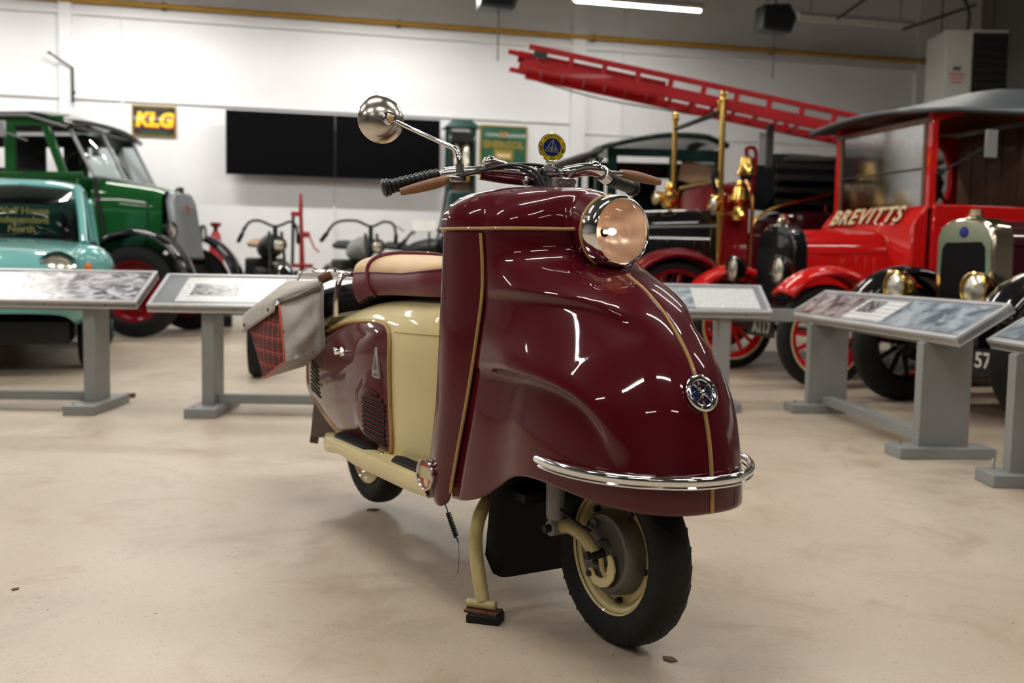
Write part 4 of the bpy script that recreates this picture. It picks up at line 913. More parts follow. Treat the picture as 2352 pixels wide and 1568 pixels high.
# flap over the top, falling over the outer side
F1, F2 = V((-1.462, -0.19, 0.800)), V((-1.80, -0.19, 0.775)); F3, F4 = V((-1.82, -0.360, 0.665)), V((-1.448, -0.358, 0.738)); F5, F6 = V((-1.815, -0.366, 0.600)), V((-1.452, -0.364, 0.695))
mb = MB(); rows = quad(F1, F2, F3, F4, 10, 10, 0.028, (0.15, -0.3, 1), 0.004, 3.0); mb.grid(rows); mb.grid(quad(F4, F3, F5, F6, 4, 10, 0.0, (0, -1, 0)))
mb.build('bag_flap', 'canvas', PB, solid=0.004, ang=60)
MB().grid(quad(F1, F4, FTo + V((0.004, 0, 0)), FTi + V((0.01, 0, 0)), 8, 8, 0.012, (1, 0, 0), 0.004, 5.0)).build('flap_gusset', 'canvas_dark', PB, solid=0.003)
for p in (V((-1.50, -0.369, 0.700)), V((-1.77, -0.371, 0.632))): MB().lathe([(0.0, 0.004), (0.006, 0.003), (0.007, 0.0)], p, (0, -1, 0), 12).build('press_stud', 'black_metal', PB)
for x_ in (-1.50, -1.72): MB().tube(cr([(x_, -0.20, 0.775), (x_, -0.175, 0.825), (x_, -0.14, 0.840), (x_, -0.11, 0.825)], 5), 0.010, 8, flat=0.25).build('hanging_strap', 'canvas_dark', PB)
MB().tube(cr([(-1.428, -0.205, 0.78), (-1.412, -0.212, 0.70), (-1.405, -0.210, 0.62), (-1.41, -0.205, 0.56)], 5), 0.011, 8, flat=0.25).build('side_strap', 'canvas_dark', PB)
# ------------------------------------------------------------------ reading panels on stands
def read_panel(label, loc, rz, L, zf, zb, dep, legs, prints, lw=0.25, foot=0.52, railx=None, back_rail=None, bolt=0.25):
    # local X along the panel, -Y is the reader's side; origin on the floor under the middle of the front edge
    t = thing('reading_panel', label, 'display panel', loc, rz, 'sloping reading panels')
    sl = math.atan2(zb - zf, dep); D = math.hypot(dep, zb - zf)
    A = V((1, 0, 0)); B = V((0, math.cos(sl), math.sin(sl))); C = V((0, -math.sin(sl), math.cos(sl))); O = V((0, 0, zf))
    fr = (O, A, B, C); h = L / 2
    bd = MB().prism([(-h, 0), (h, 0), (h, D), (-h, D)], -0.035, -0.004, fr).build('tray', 'panel_grey', t, bevel=0.003)
    for (a, b_) in (((-h, 0.0), (h, 0.022)), ((-h, D - 0.022), (h, D)), ((-h, 0.022), (-h + 0.022, D - 0.022)), ((h - 0.022, 0.022), (h, D - 0.022))):
        MB().prism([(a[0], a[1]), (b_[0], a[1]), (b_[0], b_[1]), (a[0], b_[1])], -0.042, 0.006, fr).build('edge_strip', 'panel_alu', t, bevel=0.002)
    MB().prism([(-h + 0.02, 0.02), (h - 0.02, 0.02), (h - 0.02, D - 0.02), (-h + 0.02, D - 0.02)], -0.004, 0.0, fr).build('board', 'panel_board', t)
    for (u0, v0, u1, v1, mt, nm) in prints:
        # fractions of the board -> a thin printed sheet
        x0, x1 = -h + 0.03 + (L - 0.06) * u0, -h + 0.03 + (L - 0.06) * u1; y0, y1 = 0.03 + (D - 0.06) * v0, 0.03 + (D - 0.06) * v1
        w, hh = (x1 - x0) / 2, (y1 - y0) / 2
        o = MB().prism([(-w, -hh), (w, -hh), (w, hh), (-w, hh)], 0, 0.0012, None).build(nm, mt, t, smooth=False)
        c = O + A * (x0 + x1) / 2 + B * (y0 + y1) / 2 + C * (0.0003 + 0.0013 * (1 if nm == 'printed_photo' else 0))
        o.matrix_local = M(((A.x, B.x, C.x, c.x), (A.y, B.y, C.y, c.y), (A.z, B.z, C.z, c.z), (0, 0, 0, 1)))
    for k in range(5):
        x = -h + L * (k + 0.5) / 5
        MB().lathe([(0, 0.002), (0.004, 0.0)], O + A * x + V((0, -0.001, -0.015)), (0, -1, 0), 8).build('screw', 'steel_dark', t)
    ym = dep * 0.5
    for x in legs:
        zl = lambda y: zf + (zb - zf) * y / dep - 0.044
        MB().prism([(ym - lw / 2, 0.045), (ym + lw / 2, 0.045), (ym + lw / 2, zl(ym + lw / 2)), (ym - lw / 2, zl(ym - lw / 2))], x - 0.033, x + 0.033, ((0, 0, 0), (0, 1, 0), (0, 0, 1), (1, 0, 0))).build('leg', 'panel_grey', t, bevel=0.003)
        MB().box((x, ym, 0.026), (0.17, foot, 0.052)).build('foot', 'panel_grey', t, bevel=0.004)
        ft = MB().lathe([(0, 0.045 * bolt), (0.008, 0.043 * bolt), (0.008, 0.0)], (x - 0.05, ym - foot / 2 + 0.06, 0.05), (0, 0, 1), 10).build('foot_bolt', 'chrome_worn', t)
    if len(legs) > 1:
        MB().box(((legs[0] + legs[-1]) / 2, ym, 0.075), (abs(legs[-1] - legs[0]) - 0.07, 0.07, 0.05)).build('lower_rail', 'panel_grey', t, bevel=0.003)
        MB().box(((legs[0] + legs[-1]) / 2 + (back_rail or 0), ym + 0.03, (zf + zb) / 2 - 0.10), (abs(legs[-1] - legs[0]) - 0.07 + 2 * abs(back_rail or 0), 0.04, 0.08)).build('upper_rail', 'panel_grey', t, bevel=0.003)
    return t
PH = 'printed_photo'; PG = 'printed_page'
read_panel('grey sloping display panel in front of the teal car with a crowd photograph', (-2.90, 5.45, 0), math.radians(1.5), 1.66, 0.618, 0.785, 0.37, (-0.42, 0.54), [(0.0, 0.05, 0.62, 0.95, 'page', PG), (0.55, 0.0, 1.0, 1.0, 'photo_a', PH)], lw=0.22, foot=0.55)
read_panel('grey sloping display panel half hidden behind the scooter bag', (-1.20, 5.45, 0), math.radians(1.5), 1.60, 0.606, 0.772, 0.37, (-0.49, 0.50), [(0.07, 0.08, 0.43, 0.95, 'page', PG), (0.11, 0.30, 0.28, 0.72, 'photo_b', PH), (0.47, 0.06, 0.75, 0.94, 'page', PG), (0.78, 0.1, 0.97, 0.9, 'photo_b', PH)], lw=0.22, foot=0.55)
read_panel('pale sloping display panel just right of the scooter before the red wheels', (0.78, 6.02, 0), math.radians(-1), 1.58, 0.60, 0.755, 0.34, (-0.5, 0.52), [(0.05, 0.08, 0.47, 0.95, 'photo_e', PH), (0.50, 0.08, 0.72, 0.93, 'photo_e', PH), (0.72, 0.05, 0.98, 0.95, 'page', PG)], lw=0.24, foot=0.5, back_rail=0.24)
read_panel('long grey display panel with three pictures in front of the brass headlamps', (1.845, 5.35, 0), math.radians(-85.9), 2.1, 0.575, 0.73, 0.245, (-0.68, 0.73), [(0.0, 0.03, 0.36, 0.97, 'photo_c', PH), (0.34, 0.06, 0.62, 0.92, 'page', PG), (0.385, 0.35, 0.49, 0.85, 'photo_b', PH), (0.60, 0.0, 1.0, 1.0, 'photo_d', PH)], lw=0.24, foot=0.46)
read_panel('blue grey display panel cut off by the right edge of the picture', (2.03, 3.32, 0), math.radians(-90.5), 1.9, 0.575, 0.73, 0.245, (-0.72, 0.7), [(0.0, 0.03, 0.6, 0.97, 'photo_d', PH), (0.62, 0.1, 0.95, 0.9, 'page', PG)], lw=0.24, foot=0.42, bolt=1.0)

# ------------------------------------------------------------------ things on and by the back wall
for i, (s0, s1) in enumerate(((-1.415, 0.022), (0.026, 1.475))):
    t = thing('display_screen', ('left one of two black wall screens side by side', 'right one of two black wall screens, partly behind the mirror')[i], 'screen', wp((s0 + s1) / 2, 0, 2.425), WA, 'wall screens')
    w = s1 - s0; h = 0.85
    MB().box((0, -0.20, 0), (w, 0.06, h)).build('casing', 'screen_bezel', t, bevel=0.004)
    MB().box((0, -0.2325, 0), (w - 0.02, 0.006, h - 0.02)).build('screen', 'screen_black', t)
    for x in (-w * 0.2, w * 0.2): MB().box((x, -0.085, 0), (0.05, 0.16, 0.5)).build('bracket', 'steel_dark', t)
t = thing('enamel_sign', 'black enamel sign with yellow and red KLG letters', 'sign', wp(-2.34, 0, 2.68), WA)
MB().box((0, -0.02, 0), (0.56, 0.025, 0.40)).build('border', 'sign_mustard', t, bevel=0.003)
MB().box((0, -0.035, 0), (0.52, 0.008, 0.36)).build('field', 'sign_black', t)
for dx, dz, mt, yy in ((0.012, -0.016, 'sign_red', -0.0402), (0, 0, 'sign_yellow', -0.0425)):
    lettering('letters', 'KLG', 0.245, mt, t, (dx, yy, 0.005 + dz), ((1, 0, 0), (0, 0, 1), (0, -1, 0)), 0.001, shear=0.15, bold=0.016, space=1.05)
MB().box((0, -0.041, -0.15), (0.34, 0.003, 0.022)).build('sign_strip', 'sign_green', t); MB().box((0, -0.041, 0.15), (0.34, 0.003, 0.03)).build('sign_strip', 'hose_grey', t)
t = thing('tin_sign', 'green and yellow BP ENERGOL tin sign on the back wall', 'sign', wp(2.43, 0, 2.57), WA)
MB().box((0, -0.02, 0), (0.70, 0.02, 0.56)).build('border', 'sign_mustard', t, bevel=0.003)
MB().box((0, -0.032, 0), (0.66, 0.006, 0.52)).build('field', 'sign_green', t)
sh_ = [(-0.075, 0.085), (0.075, 0.085), (0.085, 0.0), (0.055, -0.065), (0, -0.095), (-0.055, -0.065), (-0.085, 0.0)]
MB().prism(sh_, 0, 0.004, ((0, -0.035, 0.135), (1, 0, 0), (0, 0, 1), (0, -1, 0))).build('shield', 'pump_green', t)
AX = ((1, 0, 0), (0, 0, 1), (0, -1, 0))
lettering('letters', 'BP', 0.12, 'sign_mustard', t, (0, -0.0405, 0.145), AX, 0.001, bold=0.004)
lettering('letters', 'ENERGOL', 0.135, 'sign_mustard', t, (0, -0.0365, 0.0), AX, 0.001, bold=0.005)
MB().box((0.0, -0.037, -0.14), (0.28, 0.004, 0.15)).build('can_picture', 'sign_mustard', t); MB().box((0.0, -0.0395, -0.15), (0.20, 0.003, 0.06)).build('can_label', 'letter_cream', t)
# petrol pump
t = thing('petrol_pump', 'tall dark green vintage petrol pump with glass measuring jars', 'petrol pump', (-0.72, 13.25, 0), WA)
MB().box((0, 0, 0.05), (0.5, 0.45, 0.1)).build('plinth', 'black_metal', t, bevel=0.01)
MB().box((0, 0, 0.95), (0.36, 0.34, 1.7)).build('cabinet', 'pump_green', t, bevel=0.02)
MB().box((0.02, -0.172, 1.2), (0.24, 0.01, 0.7)).build('cabinet_door', 'black_metal', t, bevel=0.004)
for sx in (-1, 1):
    MB().box((sx * 0.165, 0, 2.22), (0.035, 0.30, 0.86)).build('upright', 'pump_green', t, bevel=0.005)
    MB().lathe([(0.0, 0), (0.062, 0.0), (0.065, 0.08), (0.065, 0.42), (0.04, 0.5), (0.0, 0.5)], (sx * 0.072, -0.03, 1.93), (0, 0, 1), 18).build('glass_jar', 'lamp_glass', t)
    MB().lathe([(0.0, 0), (0.052, 0.0), (0.055, 0.13), (0.0, 0.13)], (sx * 0.072, -0.045, 1.94), (0, 0, 1), 18).build('petrol', 'amber', t)
MB().box((0, 0.1, 2.2), (0.32, 0.03, 0.8)).build('back_plate', 'tan_leather', t)
MB().box((0, 0, 2.50), (0.34, 0.26, 0.12)).build('head_box', 'oily', t)
MB().add([(-0.24, -0.2, 2.62), (0.24, -0.2, 2.62), (0.24, 0.2, 2.62), (-0.24, 0.2, 2.62), (-0.12, -0.1, 2.73), (0.12, -0.1, 2.73), (0.12, 0.1, 2.73), (-0.12, 0.1, 2.73)], [(0, 3, 2, 1), (4, 5, 6, 7), (0, 1, 5, 4), (1, 2, 6, 5), (2, 3, 7, 6), (3, 0, 4, 7)]).build('pump_roof', 'pump_green', t, bevel=0.006)
MB().tube(cr([(-0.2, -0.12, 1.85), (-0.27, -0.2, 1.45), (-0.36, -0.2, 1.0), (-0.40, -0.18, 0.7), (-0.30, -0.16, 0.55), (-0.2, -0.1, 0.7)], 6), 0.017, 8).build('hose', 'oily', t)
# white card on a stand between the motorcycles and the pump
t = thing('card_stand', 'bright white blank card on a thin stand before the petrol pump', 'card', (-1.02, 11.4, 0), WA)
MB().box((0, 0, 1.28), (0.27, 0.012, 0.155), RX(-0.6)).build('card', 'plate_white', t, bevel=0.003)
MB().tube([(0.06, 0.02, 0), (0.06, 0.02, 1.22)], 0.012, 8).build('post', 'oily', t); MB().lathe([(0, 0.02), (0.12, 0.015), (0.13, 0)], (0.06, 0.02, 0), (0, 0, 1), 16).build('base', 'black_metal', t)
# wall bracket at the left
t = thing('wall_bracket', 'thin dark metal bracket with diagonal arm on the white wall at top left', 'bracket', wp(-3.33, 0, 3.0), WA)
MB().box((0, -0.1, 0.08), (0.03, 0.03, 0.45)).build('upright', 'oily', t); MB().tube([(0, -0.1, 0.30), (-0.27, -0.12, 0.47)], 0.012, 6).build('arm', 'oily', t); MB().box((-0.27, -0.12, 0.47), (0.04, 0.02, 0.03)).build('arm_end', 'oily', t); MB().box((0, -0.05, 0.0), (0.03, 0.1, 0.03)).build('wall_plate', 'oily', t)
# loudspeakers hung from the roof
for i, loc in enumerate(((-0.24, 12.2, 4.06), (3.37, 13.32, 4.11))):
    t = thing('loudspeaker', ('black loudspeaker hanging at the top edge of the picture', 'black loudspeaker hanging to the right of the lit tube')[i], 'speaker', loc, WA, 'hanging loudspeakers')
    MB().prism([(-0.22, 0.16), (0.14, 0.19), (0.25, 0.02), (0.17, -0.18), (-0.24, -0.16)], -0.13, 0.13, ((0, 0, 0), (1, 0, 0), (0, 0, 1), (0, 1, 0))).build('cabinet', 'screen_bezel', t, bevel=0.012)
    MB().prism([(-0.19, 0.12), (0.12, 0.15), (0.20, 0.02), (0.14, -0.14), (-0.20, -0.13)], -0.136, -0.13, ((0, 0, 0), (1, 0, 0), (0, 0, 1), (0, 1, 0))).build('grille', 'dark_void', t)
    MB().tube([(0, 0, 0.17), (0, 0, HALL_H - loc[2] - 0.01)], 0.015, 6).build('hanger', 'steel_dark', t)
    MB().tube([(0.02, 0.05, -0.17), (0.02, 0.05, -0.75 + 0.9 * 0)], 0.008, 6).build('cable', 'steel_dark', t)
# warm air heater under the roof at the right
t = thing('unit_heater', 'pale boxed unit heater with black louvred front hanging at upper right', 'heater', (5.75, 12.9, 3.45), WA - 0.25)
MB().box((0, 0.1, 0), (0.78, 0.62, 0.86)).build('casing', 'heater_white', t, bevel=0.01)
MB().box((0.16, -0.215, 0.02), (0.44, 0.012, 0.74)).build('louvre_recess', 'dark_void', t)
for k in range(7): MB().box((0.16, -0.225, -0.29 + 0.1 * k), (0.42, 0.06, 0.012), RX(0.6)).build('louvre', 'screen_bezel', t)
for k, (x, z) in enumerate(((-0.24, -0.12), (-0.24, -0.17), (-0.24, -0.22))): MB().box((x, -0.213, z), (0.2 - 0.03 * k, 0.003, 0.022)).build('notice_line', 'red_print', t)
MB().box((-0.24, -0.213, -0.05), (0.10, 0.003, 0.05)).build('notice_mark', 'hose_grey', t)
for x in (-0.33, 0.33): MB().tube([(x, 0.1, 0.43), (x, 0.1, HALL_H - 3.46)], 0.01, 6).build('hanging_rod', 'steel_dark', t)
MB().tube(cr([(0.0, 0.1, 0.43), (0.0, 0.1, 0.75), (-0.15, 0.1, 0.95), (-0.5, 0.1, 1.0)], 5), 0.022, 8).build('flue', 'steel_dark', t)
# ------------------------------------------------------------------ vehicles round the hall
def vwheel(t, c, R, w, side, rim='black_paint', nsp=0, tw=None, ring=None, hubr=0.05, spr=0.016, hubcap=None):
    # side = +1/-1: which way (local Y) the outer face looks; axis along local Y
    c = V(c); rr = R - (tw or 0.09)
    p = [(rr, 0.40), (rr + 0.02, 0.49), ((rr + R) / 2, 0.5), (R - 0.02, 0.42), (R, 0.22), (R, -0.22), (R - 0.02, -0.42), ((rr + R) / 2, -0.5), (rr + 0.02, -0.49), (rr, -0.40)]
    ty = MB().lathe([(a, b_ * w) for a, b_ in p], c, (0, 1, 0), 40).build('wheel', 'rubber', t, ang=45)
    rw_ = 0.02 if nsp else 0.0
    MB().lathe([(rr + 0.006, w * 0.42), (rr - 0.012, w * 0.40), (rr - 0.035, w * 0.25), (rr - 0.035, -w * 0.25), (rr - 0.012, -w * 0.40), (rr + 0.006, -w * 0.42)], c, (0, 1, 0), 40).build('rim', ring or rim, ty)
    if ring: MB().lathe([(rr - 0.012, w * 0.40 + 0.002), (rr - 0.05, w * 0.22), (rr - 0.05, -w * 0.22), (rr - 0.012, -w * 0.40 - 0.002)], c, (0, 1, 0), 40).build('felloe', rim, ty)
    if nsp:
        for k in range(nsp):
            a = 2 * PI * k / nsp + 0.13; d = V((math.cos(a), 0, math.sin(a)))
            MB().tube([c + d * hubr * 0.6, c + d * (rr - 0.03)], [spr * 1.25, spr], 8).build('spoke', rim, ty)
        MB().lathe([(0, 0.07), (hubr * 0.5, 0.07), (hubr * 0.6, 0.045), (hubr, 0.035), (hubr, -0.035), (0, -0.05)], c, (0, side, 0), 20).build('hub', rim, ty)
    else:
        MB().lathe([(0, 0.03), (rr * 0.4, 0.03), (rr * 0.7, 0.0), (rr - 0.02, 0.02)], c, (0, side, 0), 32).build('disc', rim, ty)
        MB().lathe([(0, w * 0.5), (rr * 0.2, w * 0.48), (rr * 0.42, w * 0.35), (rr * 0.5, 0.02)], c, (0, side, 0), 28).build('hub_cap', hubcap or 'nickel', ty)
    return ty
def arch_fender(t, c, R, w, a0, a1, mat, th=0.02, dome=0.035, name='front_wing', lip=0.03):
    c = V(c); rows = []
    for k in range(29):
        a = math.radians(lerp(a0, a1, k / 28)); d = V((math.cos(a), 0, math.sin(a)))
        rows.append([c + d * (R + dome * (1 - q * q) - (lip if abs(q) > 0.97 else 0)) + V((0, q * w / 2, 0)) for q in (-1, -0.96, -0.7, -0.35, 0, 0.35, 0.7, 0.96, 1)])
    return MB().grid(rows).build(name, mat, t, solid=th, ang=60)
def headlamp(t, c, r, d, mat, name='headlamp', depth=0.9, stalk=None):
    c = V(c); d = V(d).normalized()
    h = MB().lathe([(0.0, -r * 1.1 * depth), (r * 0.35, -r * 1.05 * depth), (r * 0.75, -r * 0.75 * depth), (r * 0.97, -r * 0.25 * depth), (r, 0.0), (r * 1.04, 0.005), (r * 1.04, 0.025), (r * 0.93, 0.03), (r * 0.9, 0.02)], c, d, 28).build(name, mat, t, ang=50)
    MB().lathe([(0.0, 0.03), (r * 0.5, 0.026), (r * 0.92, 0.012)], c, d, 24).build('glass', 'lamp_glass', h)
    if stalk: MB().tube([c - V((0, 0, r * 0.8)), V(stalk)], 0.014, 8).build('stalk', mat, h)
    return h

# ---- teal car, nose towards the camera
t = thing('saloon_car', 'pale teal saloon car facing the camera behind the left display panel', 'car', (-4.30, 8.72, 0), math.radians(-70.5))
bw = [(-1.62, 0.55), (-1.4, 0.70), (-0.8, 0.75), (0.3, 0.76), (1.1, 0.75), (1.6, 0.70), (1.85, 0.62), (1.95, 0.45)]
bt = [(-1.62, 0.75), (-1.4, 0.86), (-0.9, 0.95), (0.5, 0.985), (1.0, 0.96), (1.5, 0.91), (1.8, 0.84), (1.95, 0.70)]
rows = []
for k in range(41):
    x = lerp(-1.62, 1.95, k / 40); w = stab(bw, x); zt = stab(bt, x); zb = 0.36 + 0.1 * sstep(1.6, 1.95, x)
    prof = [(w * 0.80, zb), (w * 0.95, zb + 0.06), (w, zb + 0.2), (w, lerp(zb, zt, 0.62)), (w * 0.97, lerp(zb, zt, 0.82)), (w * 0.88, zt - 0.03), (w * 0.7, zt), (w * 0.35, zt + 0.018), (0, zt + 0.028)]
    rows.append([V((x, -a, z)) for a, z in prof] + [V((x, a, z)) for a, z in prof[::-1][1:]])
MB().grid(rows).add(rows[0], [tuple(range(17))]).add(rows[-1], [tuple(range(17))[::-1]]).build('body', 'teal', t, sub=1, ang=60)
# cabin: roof, pillars, glass
def gh(x, z): return 0.60 - 0.12 * (z - 0.98) / 0.5
rf = []
for k in range(13):
    x = lerp(-0.98, 0.08, k / 12); e = math.sin(PI * k / 12) ** 0.5
    zt = 1.44 + 0.09 * e; w = 0.54 + 0.03 * e
    rf.append([V((x, w * math.sin(PI / 2 * q) if abs(q) < 1 else math.copysign(w, q), zt - 0.10 * abs(q) ** 3)) for q in [j / 6 for j in range(-6, 7)]])
MB().grid(rf).build('roof', 'teal', t, solid=0.05, ang=70)
for sg in (-1, 1):
    MB().tube([(0.60, sg * 0.635, 0.97), (0.35, sg * 0.60, 1.20), (0.06, sg * 0.545, 1.46)], 0.040, 10).build('windscreen_pillar', 'teal', t)
    MB().tube([(-0.35, sg * 0.63, 0.96), (-0.40, sg * 0.545, 1.46)], 0.03, 8).build('door_pillar', 'teal', t)
    MB().tube([(-1.25, sg * 0.60, 0.93), (-1.0, sg * 0.54, 1.40)], 0.07, 8).build('rear_pillar', 'teal', t)
    MB().add([(0.50, sg * 0.628, 0.985), (-0.33, sg * 0.632, 0.985), (-0.38, sg * 0.55, 1.42), (0.07, sg * 0.548, 1.42)], [(0, 1, 2, 3)]).build('side_window', 'pane_dark', t, solid=0.005)
    MB().tube([(0.58, sg * 0.655, 0.985), (-0.4, sg * 0.655, 0.985), (-1.2, sg * 0.63, 0.95)], 0.03, 8).build('waist_rail', 'teal', t)
MB().add([(0.60, -0.60, 0.985), (0.63, 0, 0.99), (0.60, 0.60, 0.985), (0.09, 0.52, 1.45), (0.11, 0, 1.475), (0.09, -0.52, 1.45)], [(0, 1, 4, 5), (1, 2, 3, 4)]).build('windscreen', 'pane_smoke', t, solid=0.005)
MB().box((-0.2, 0, 1.1), (0.9, 1.05, 0.35)).build('cabin_seats', 'interior', t, bevel=0.06)
MB().box((-1.02, 0, 1.2), (0.05, 1.05, 0.45)).build('rear_bulkhead', 'interior', t)
MB().box((0.42, 0, 0.985), (0.3, 1.1, 0.05)).build('dashboard', 'interior', t, bevel=0.02)
sg_ = MB().add([(0.40, -0.45, 1.02), (0.40, 0.42, 1.02), (0.24, 0.42, 1.30), (0.24, -0.45, 1.30)], [(0, 1, 2, 3)]).build('window_card', 'card_green', t, solid=0.008)
nrm = V((0.28, 0, 0.16)).normalized(); upv = V((-0.16, 0, 0.28)).normalized()
for k, tx in enumerate(('Wolf House', 'Independent', 'North')):
    lettering('card_words', tx, 0.095, 'card_gold', sg_, V((0.32, 0.06, 1.16)) + upv * (0.09 - 0.09 * k) + nrm * 0.008, ((0, 1, 0), upv, nrm), 0.001, bold=0.002)
MB().tube([(0.63, -0.2, 0.995), (0.52, 0.10, 1.055)], 0.008, 6).build('wiper', 'steel_dark', t)
for sg in (-1, 1):
    lp = MB().lathe([(0.0, -0.14), (0.10, -0.12), (0.155, -0.02), (0.155, 0.02)], (1.80, sg * 0.45, 0.745), (1, 0, 0.1), 28).build('headlamp_pod', 'teal', t)
    MB().lathe([(0.125, 0.03), (0.13, 0.045), (0.115, 0.055), (0.108, 0.045)], (1.80, sg * 0.45, 0.745), (1, 0, 0.1), 28).build('headlamp_ring', 'chrome', lp)
    MB().lathe([(0.0, 0.065), (0.06, 0.06), (0.11, 0.04)], (1.80, sg * 0.45, 0.745), (1, 0, 0.1), 24).build('headlamp_glass', 'lamp_glass', lp)
    wg = MB().lathe([(0.0, 0.22), (0.05, 0.215), (0.12, 0.15), (0.15, 0.02), (0.15, -0.2)], (1.62, sg * 0.66, 0.80), (1, 0, 0.05), 20).build('wing_crown', 'teal', t)
    MB().lathe([(0.0, 0.035), (0.02, 0.03), (0.03, 0.0)], (1.83, sg * 0.655, 0.79), (1, 0, 0), 14).build('indicator', 'orange', t)
    vwheel(t, (1.2, sg * 0.62, 0.30), 0.30, 0.15, sg, 'teal', 0, 0.10, hubcap='chrome'); vwheel(t, (-1.0, sg * 0.62, 0.30), 0.30, 0.15, sg, 'teal', 0, 0.10, hubcap='chrome')
bm_ = MB().tube(cr([(1.75, -0.74, 0.565), (1.98, -0.60, 0.565), (2.04, 0, 0.565), (1.98, 0.60, 0.565), (1.75, 0.74, 0.565)], 6), 0.05, 10, flat=0.45).build('front_bumper', 'chrome', t)
for y in (-0.4, 0.4): MB().box((2.05, y, 0.57), (0.03, 0.05, 0.15)).build('overrider', 'chrome', bm_, bevel=0.01)
MB().box((1.96, 0, 0.66), (0.02, 0.75, 0.05)).build('grille_bar', 'chrome', t, bevel=0.008)
MB().box((0.1, 0, 0.30), (3.1, 1.0, 0.16)).build('chassis', 'black_metal', t)
MB().tube([(1.0, -0.5, 0.25), (1.0, 0.5, 0.25)], 0.035, 8).build('front_axle', 'black_metal', t)

for o in bpy.data.objects:
    if o.parent == t and o.name.split('.')[0] in ('roof', 'windscreen_pillar', 'door_pillar', 'rear_pillar', 'side_window', 'waist_rail', 'windscreen', 'cabin_seats', 'window_card', 'dashboard', 'rear_bulkhead'): o.scale.y = 0.86

# ---- tall green motor van behind it, facing right
t = thing('vintage_van', 'tall dark green vintage van with black roof behind the teal car', 'van', (-5.22, 11.60, 0), math.radians(-7))
MB().box((-0.78, 0, 1.22), (2.1, 1.5, 1.05)).build('lower_body', 'green_car', t, bevel=0.04)
MB().box((-0.75, -0.757, 1.735), (2.2, 0.03, 0.07)).build('waist_moulding', 'green_car', t, bevel=0.012)
for x, w in ((0.10, 0.09), (-0.50, 0.12), (-1.75, 0.1)):
    for sg in (-1, 1):
        MB().box((x - (0.10 if x == 0.10 else 0), sg * 0.72, 2.04), (w, 0.05, 0.62), RY(-0.36 if x == 0.10 else 0)).build('pillar', 'green_car', t, bevel=0.008)
for x0, x1 in ((-1.95, -1.72), (-1.42, -0.98), (-0.74, -0.56)): MB().box(((x0 + x1) / 2, 0.70, 2.02), (x1 - x0, 0.03, 0.60)).build('far_side_panel', 'interior', t)
MB().box((-0.9, 0.70, 2.26), (2.1, 0.03, 0.14)).build('far_side_header', 'interior', t)
MB().box((-0.85, -0.735, 2.315), (1.95, 0.04, 0.11)).build('side_header', 'green_car', t, bevel=0.01)
MB().tube(cr([(-0.28, 0.2, 2.3), (-0.45, 0.2, 1.9), (-0.40, 0.2, 1.7)], 4), 0.012, 6).build('grab_strap', 'interior', t)
MB().lathe([(0.19, -0.012), (0.205, 0), (0.19, 0.012)], (-0.02, -0.30, 1.90), (-0.75, 0, 0.65), 24).build('steering_wheel', 'black_metal', t)
MB().box((-0.70, 0.0, 1.72), (0.5, 1.2, 0.22)).build('bench_seat', 'interior', t, bevel=0.05)
rows = []
for k in range(15):
    x = lerp(-1.95, 0.22, k / 14); dz = -0.12 * sstep(-0.3, 0.22, x) ** 1.3
    rows.append([V((x, 0.80 * q, 2.46 + dz - 0.10 * abs(q) ** 2.5)) for q in [j / 6 for j in range(-6, 7)]])
MB().grid(rows).build('roof', 'black_paint', t, solid=0.05, ang=60)
MB().tube([(-1.95, -0.80, 2.365), (-0.25, -0.80, 2.365), (0.20, -0.79, 2.24)], 0.016, 8).build('gutter', 'grille_grey', t)
MB().add([(0.43, -0.66, 1.74), (0.43, 0.66, 1.74), (0.14, 0.66, 2.27), (0.14, -0.66, 2.27)], [(0, 1, 2, 3)]).build('windscreen', 'pane', t, solid=0.006)
for y in (-0.68, 0.0, 0.68): MB().tube([(0.44, y, 1.72), (0.13, y, 2.30)], 0.022, 8).build('windscreen_bar', 'grille_grey', t)
for z, x in ((1.73, 0.44), (2.28, 0.14)): MB().tube([(x, -0.68, z), (x, 0.68, z)], 0.022, 8).build('windscreen_rail', 'grille_grey', t)
for o in bpy.data.objects:
    if o.parent == t: o.location.x += 0.34
# bonnet
rows = []
for x, w, zt in ((0.70, 0.62, 1.73), (0.74, 0.60, 1.74), (1.0, 0.50, 1.70), (1.3, 0.42, 1.655), (1.40, 0.40, 1.62)):
    rows.append([V((x, a * w, z)) for a, z in ((-1, 0.95), (-1, 1.35), (-1, zt - 0.16), (-0.94, zt - 0.07), (-0.75, zt - 0.02), (-0.3, zt), (0.3, zt), (0.75, zt - 0.02), (0.94, zt - 0.07), (1, zt - 0.16), (1, 1.35), (1, 0.95))])
bn = MB().grid(rows).build('bonnet', 'green_car', t, ang=45)
MB().tube([(0.74, -0.61, 1.70), (0.80, -0.60, 1.3), (0.84, -0.58, 1.0)], 0.022, 8).build('bonnet_strap', 'oily', bn)
MB().tube([(1.25, -0.435, 1.58), (1.25, -0.44, 1.05)], 0.012, 6).build('bonnet_hinge', 'green_car', bn)
rd = MB().prism([(-0.30, 0.85), (0.30, 0.85), (0.32, 1.2), (0.31, 1.50), (0.22, 1.61), (-0.22, 1.61), (-0.31, 1.50), (-0.32, 1.2)], 1.62, 1.72, ((0, 0, 0), (0, 1, 0), (-0.16, 0, 1), (1, 0, 0))).build('radiator_shell', 'grille_grey', t, bevel=0.03)
MB().prism([(-0.24, 0.88), (0.24, 0.88), (0.26, 1.2), (0.24, 1.46), (-0.24, 1.46), (-0.26, 1.2)], 1.72, 1.732, ((0, 0, 0), (0, 1, 0), (-0.16, 0, 1), (1, 0, 0))).build('radiator_core', 'bike_grey', rd)
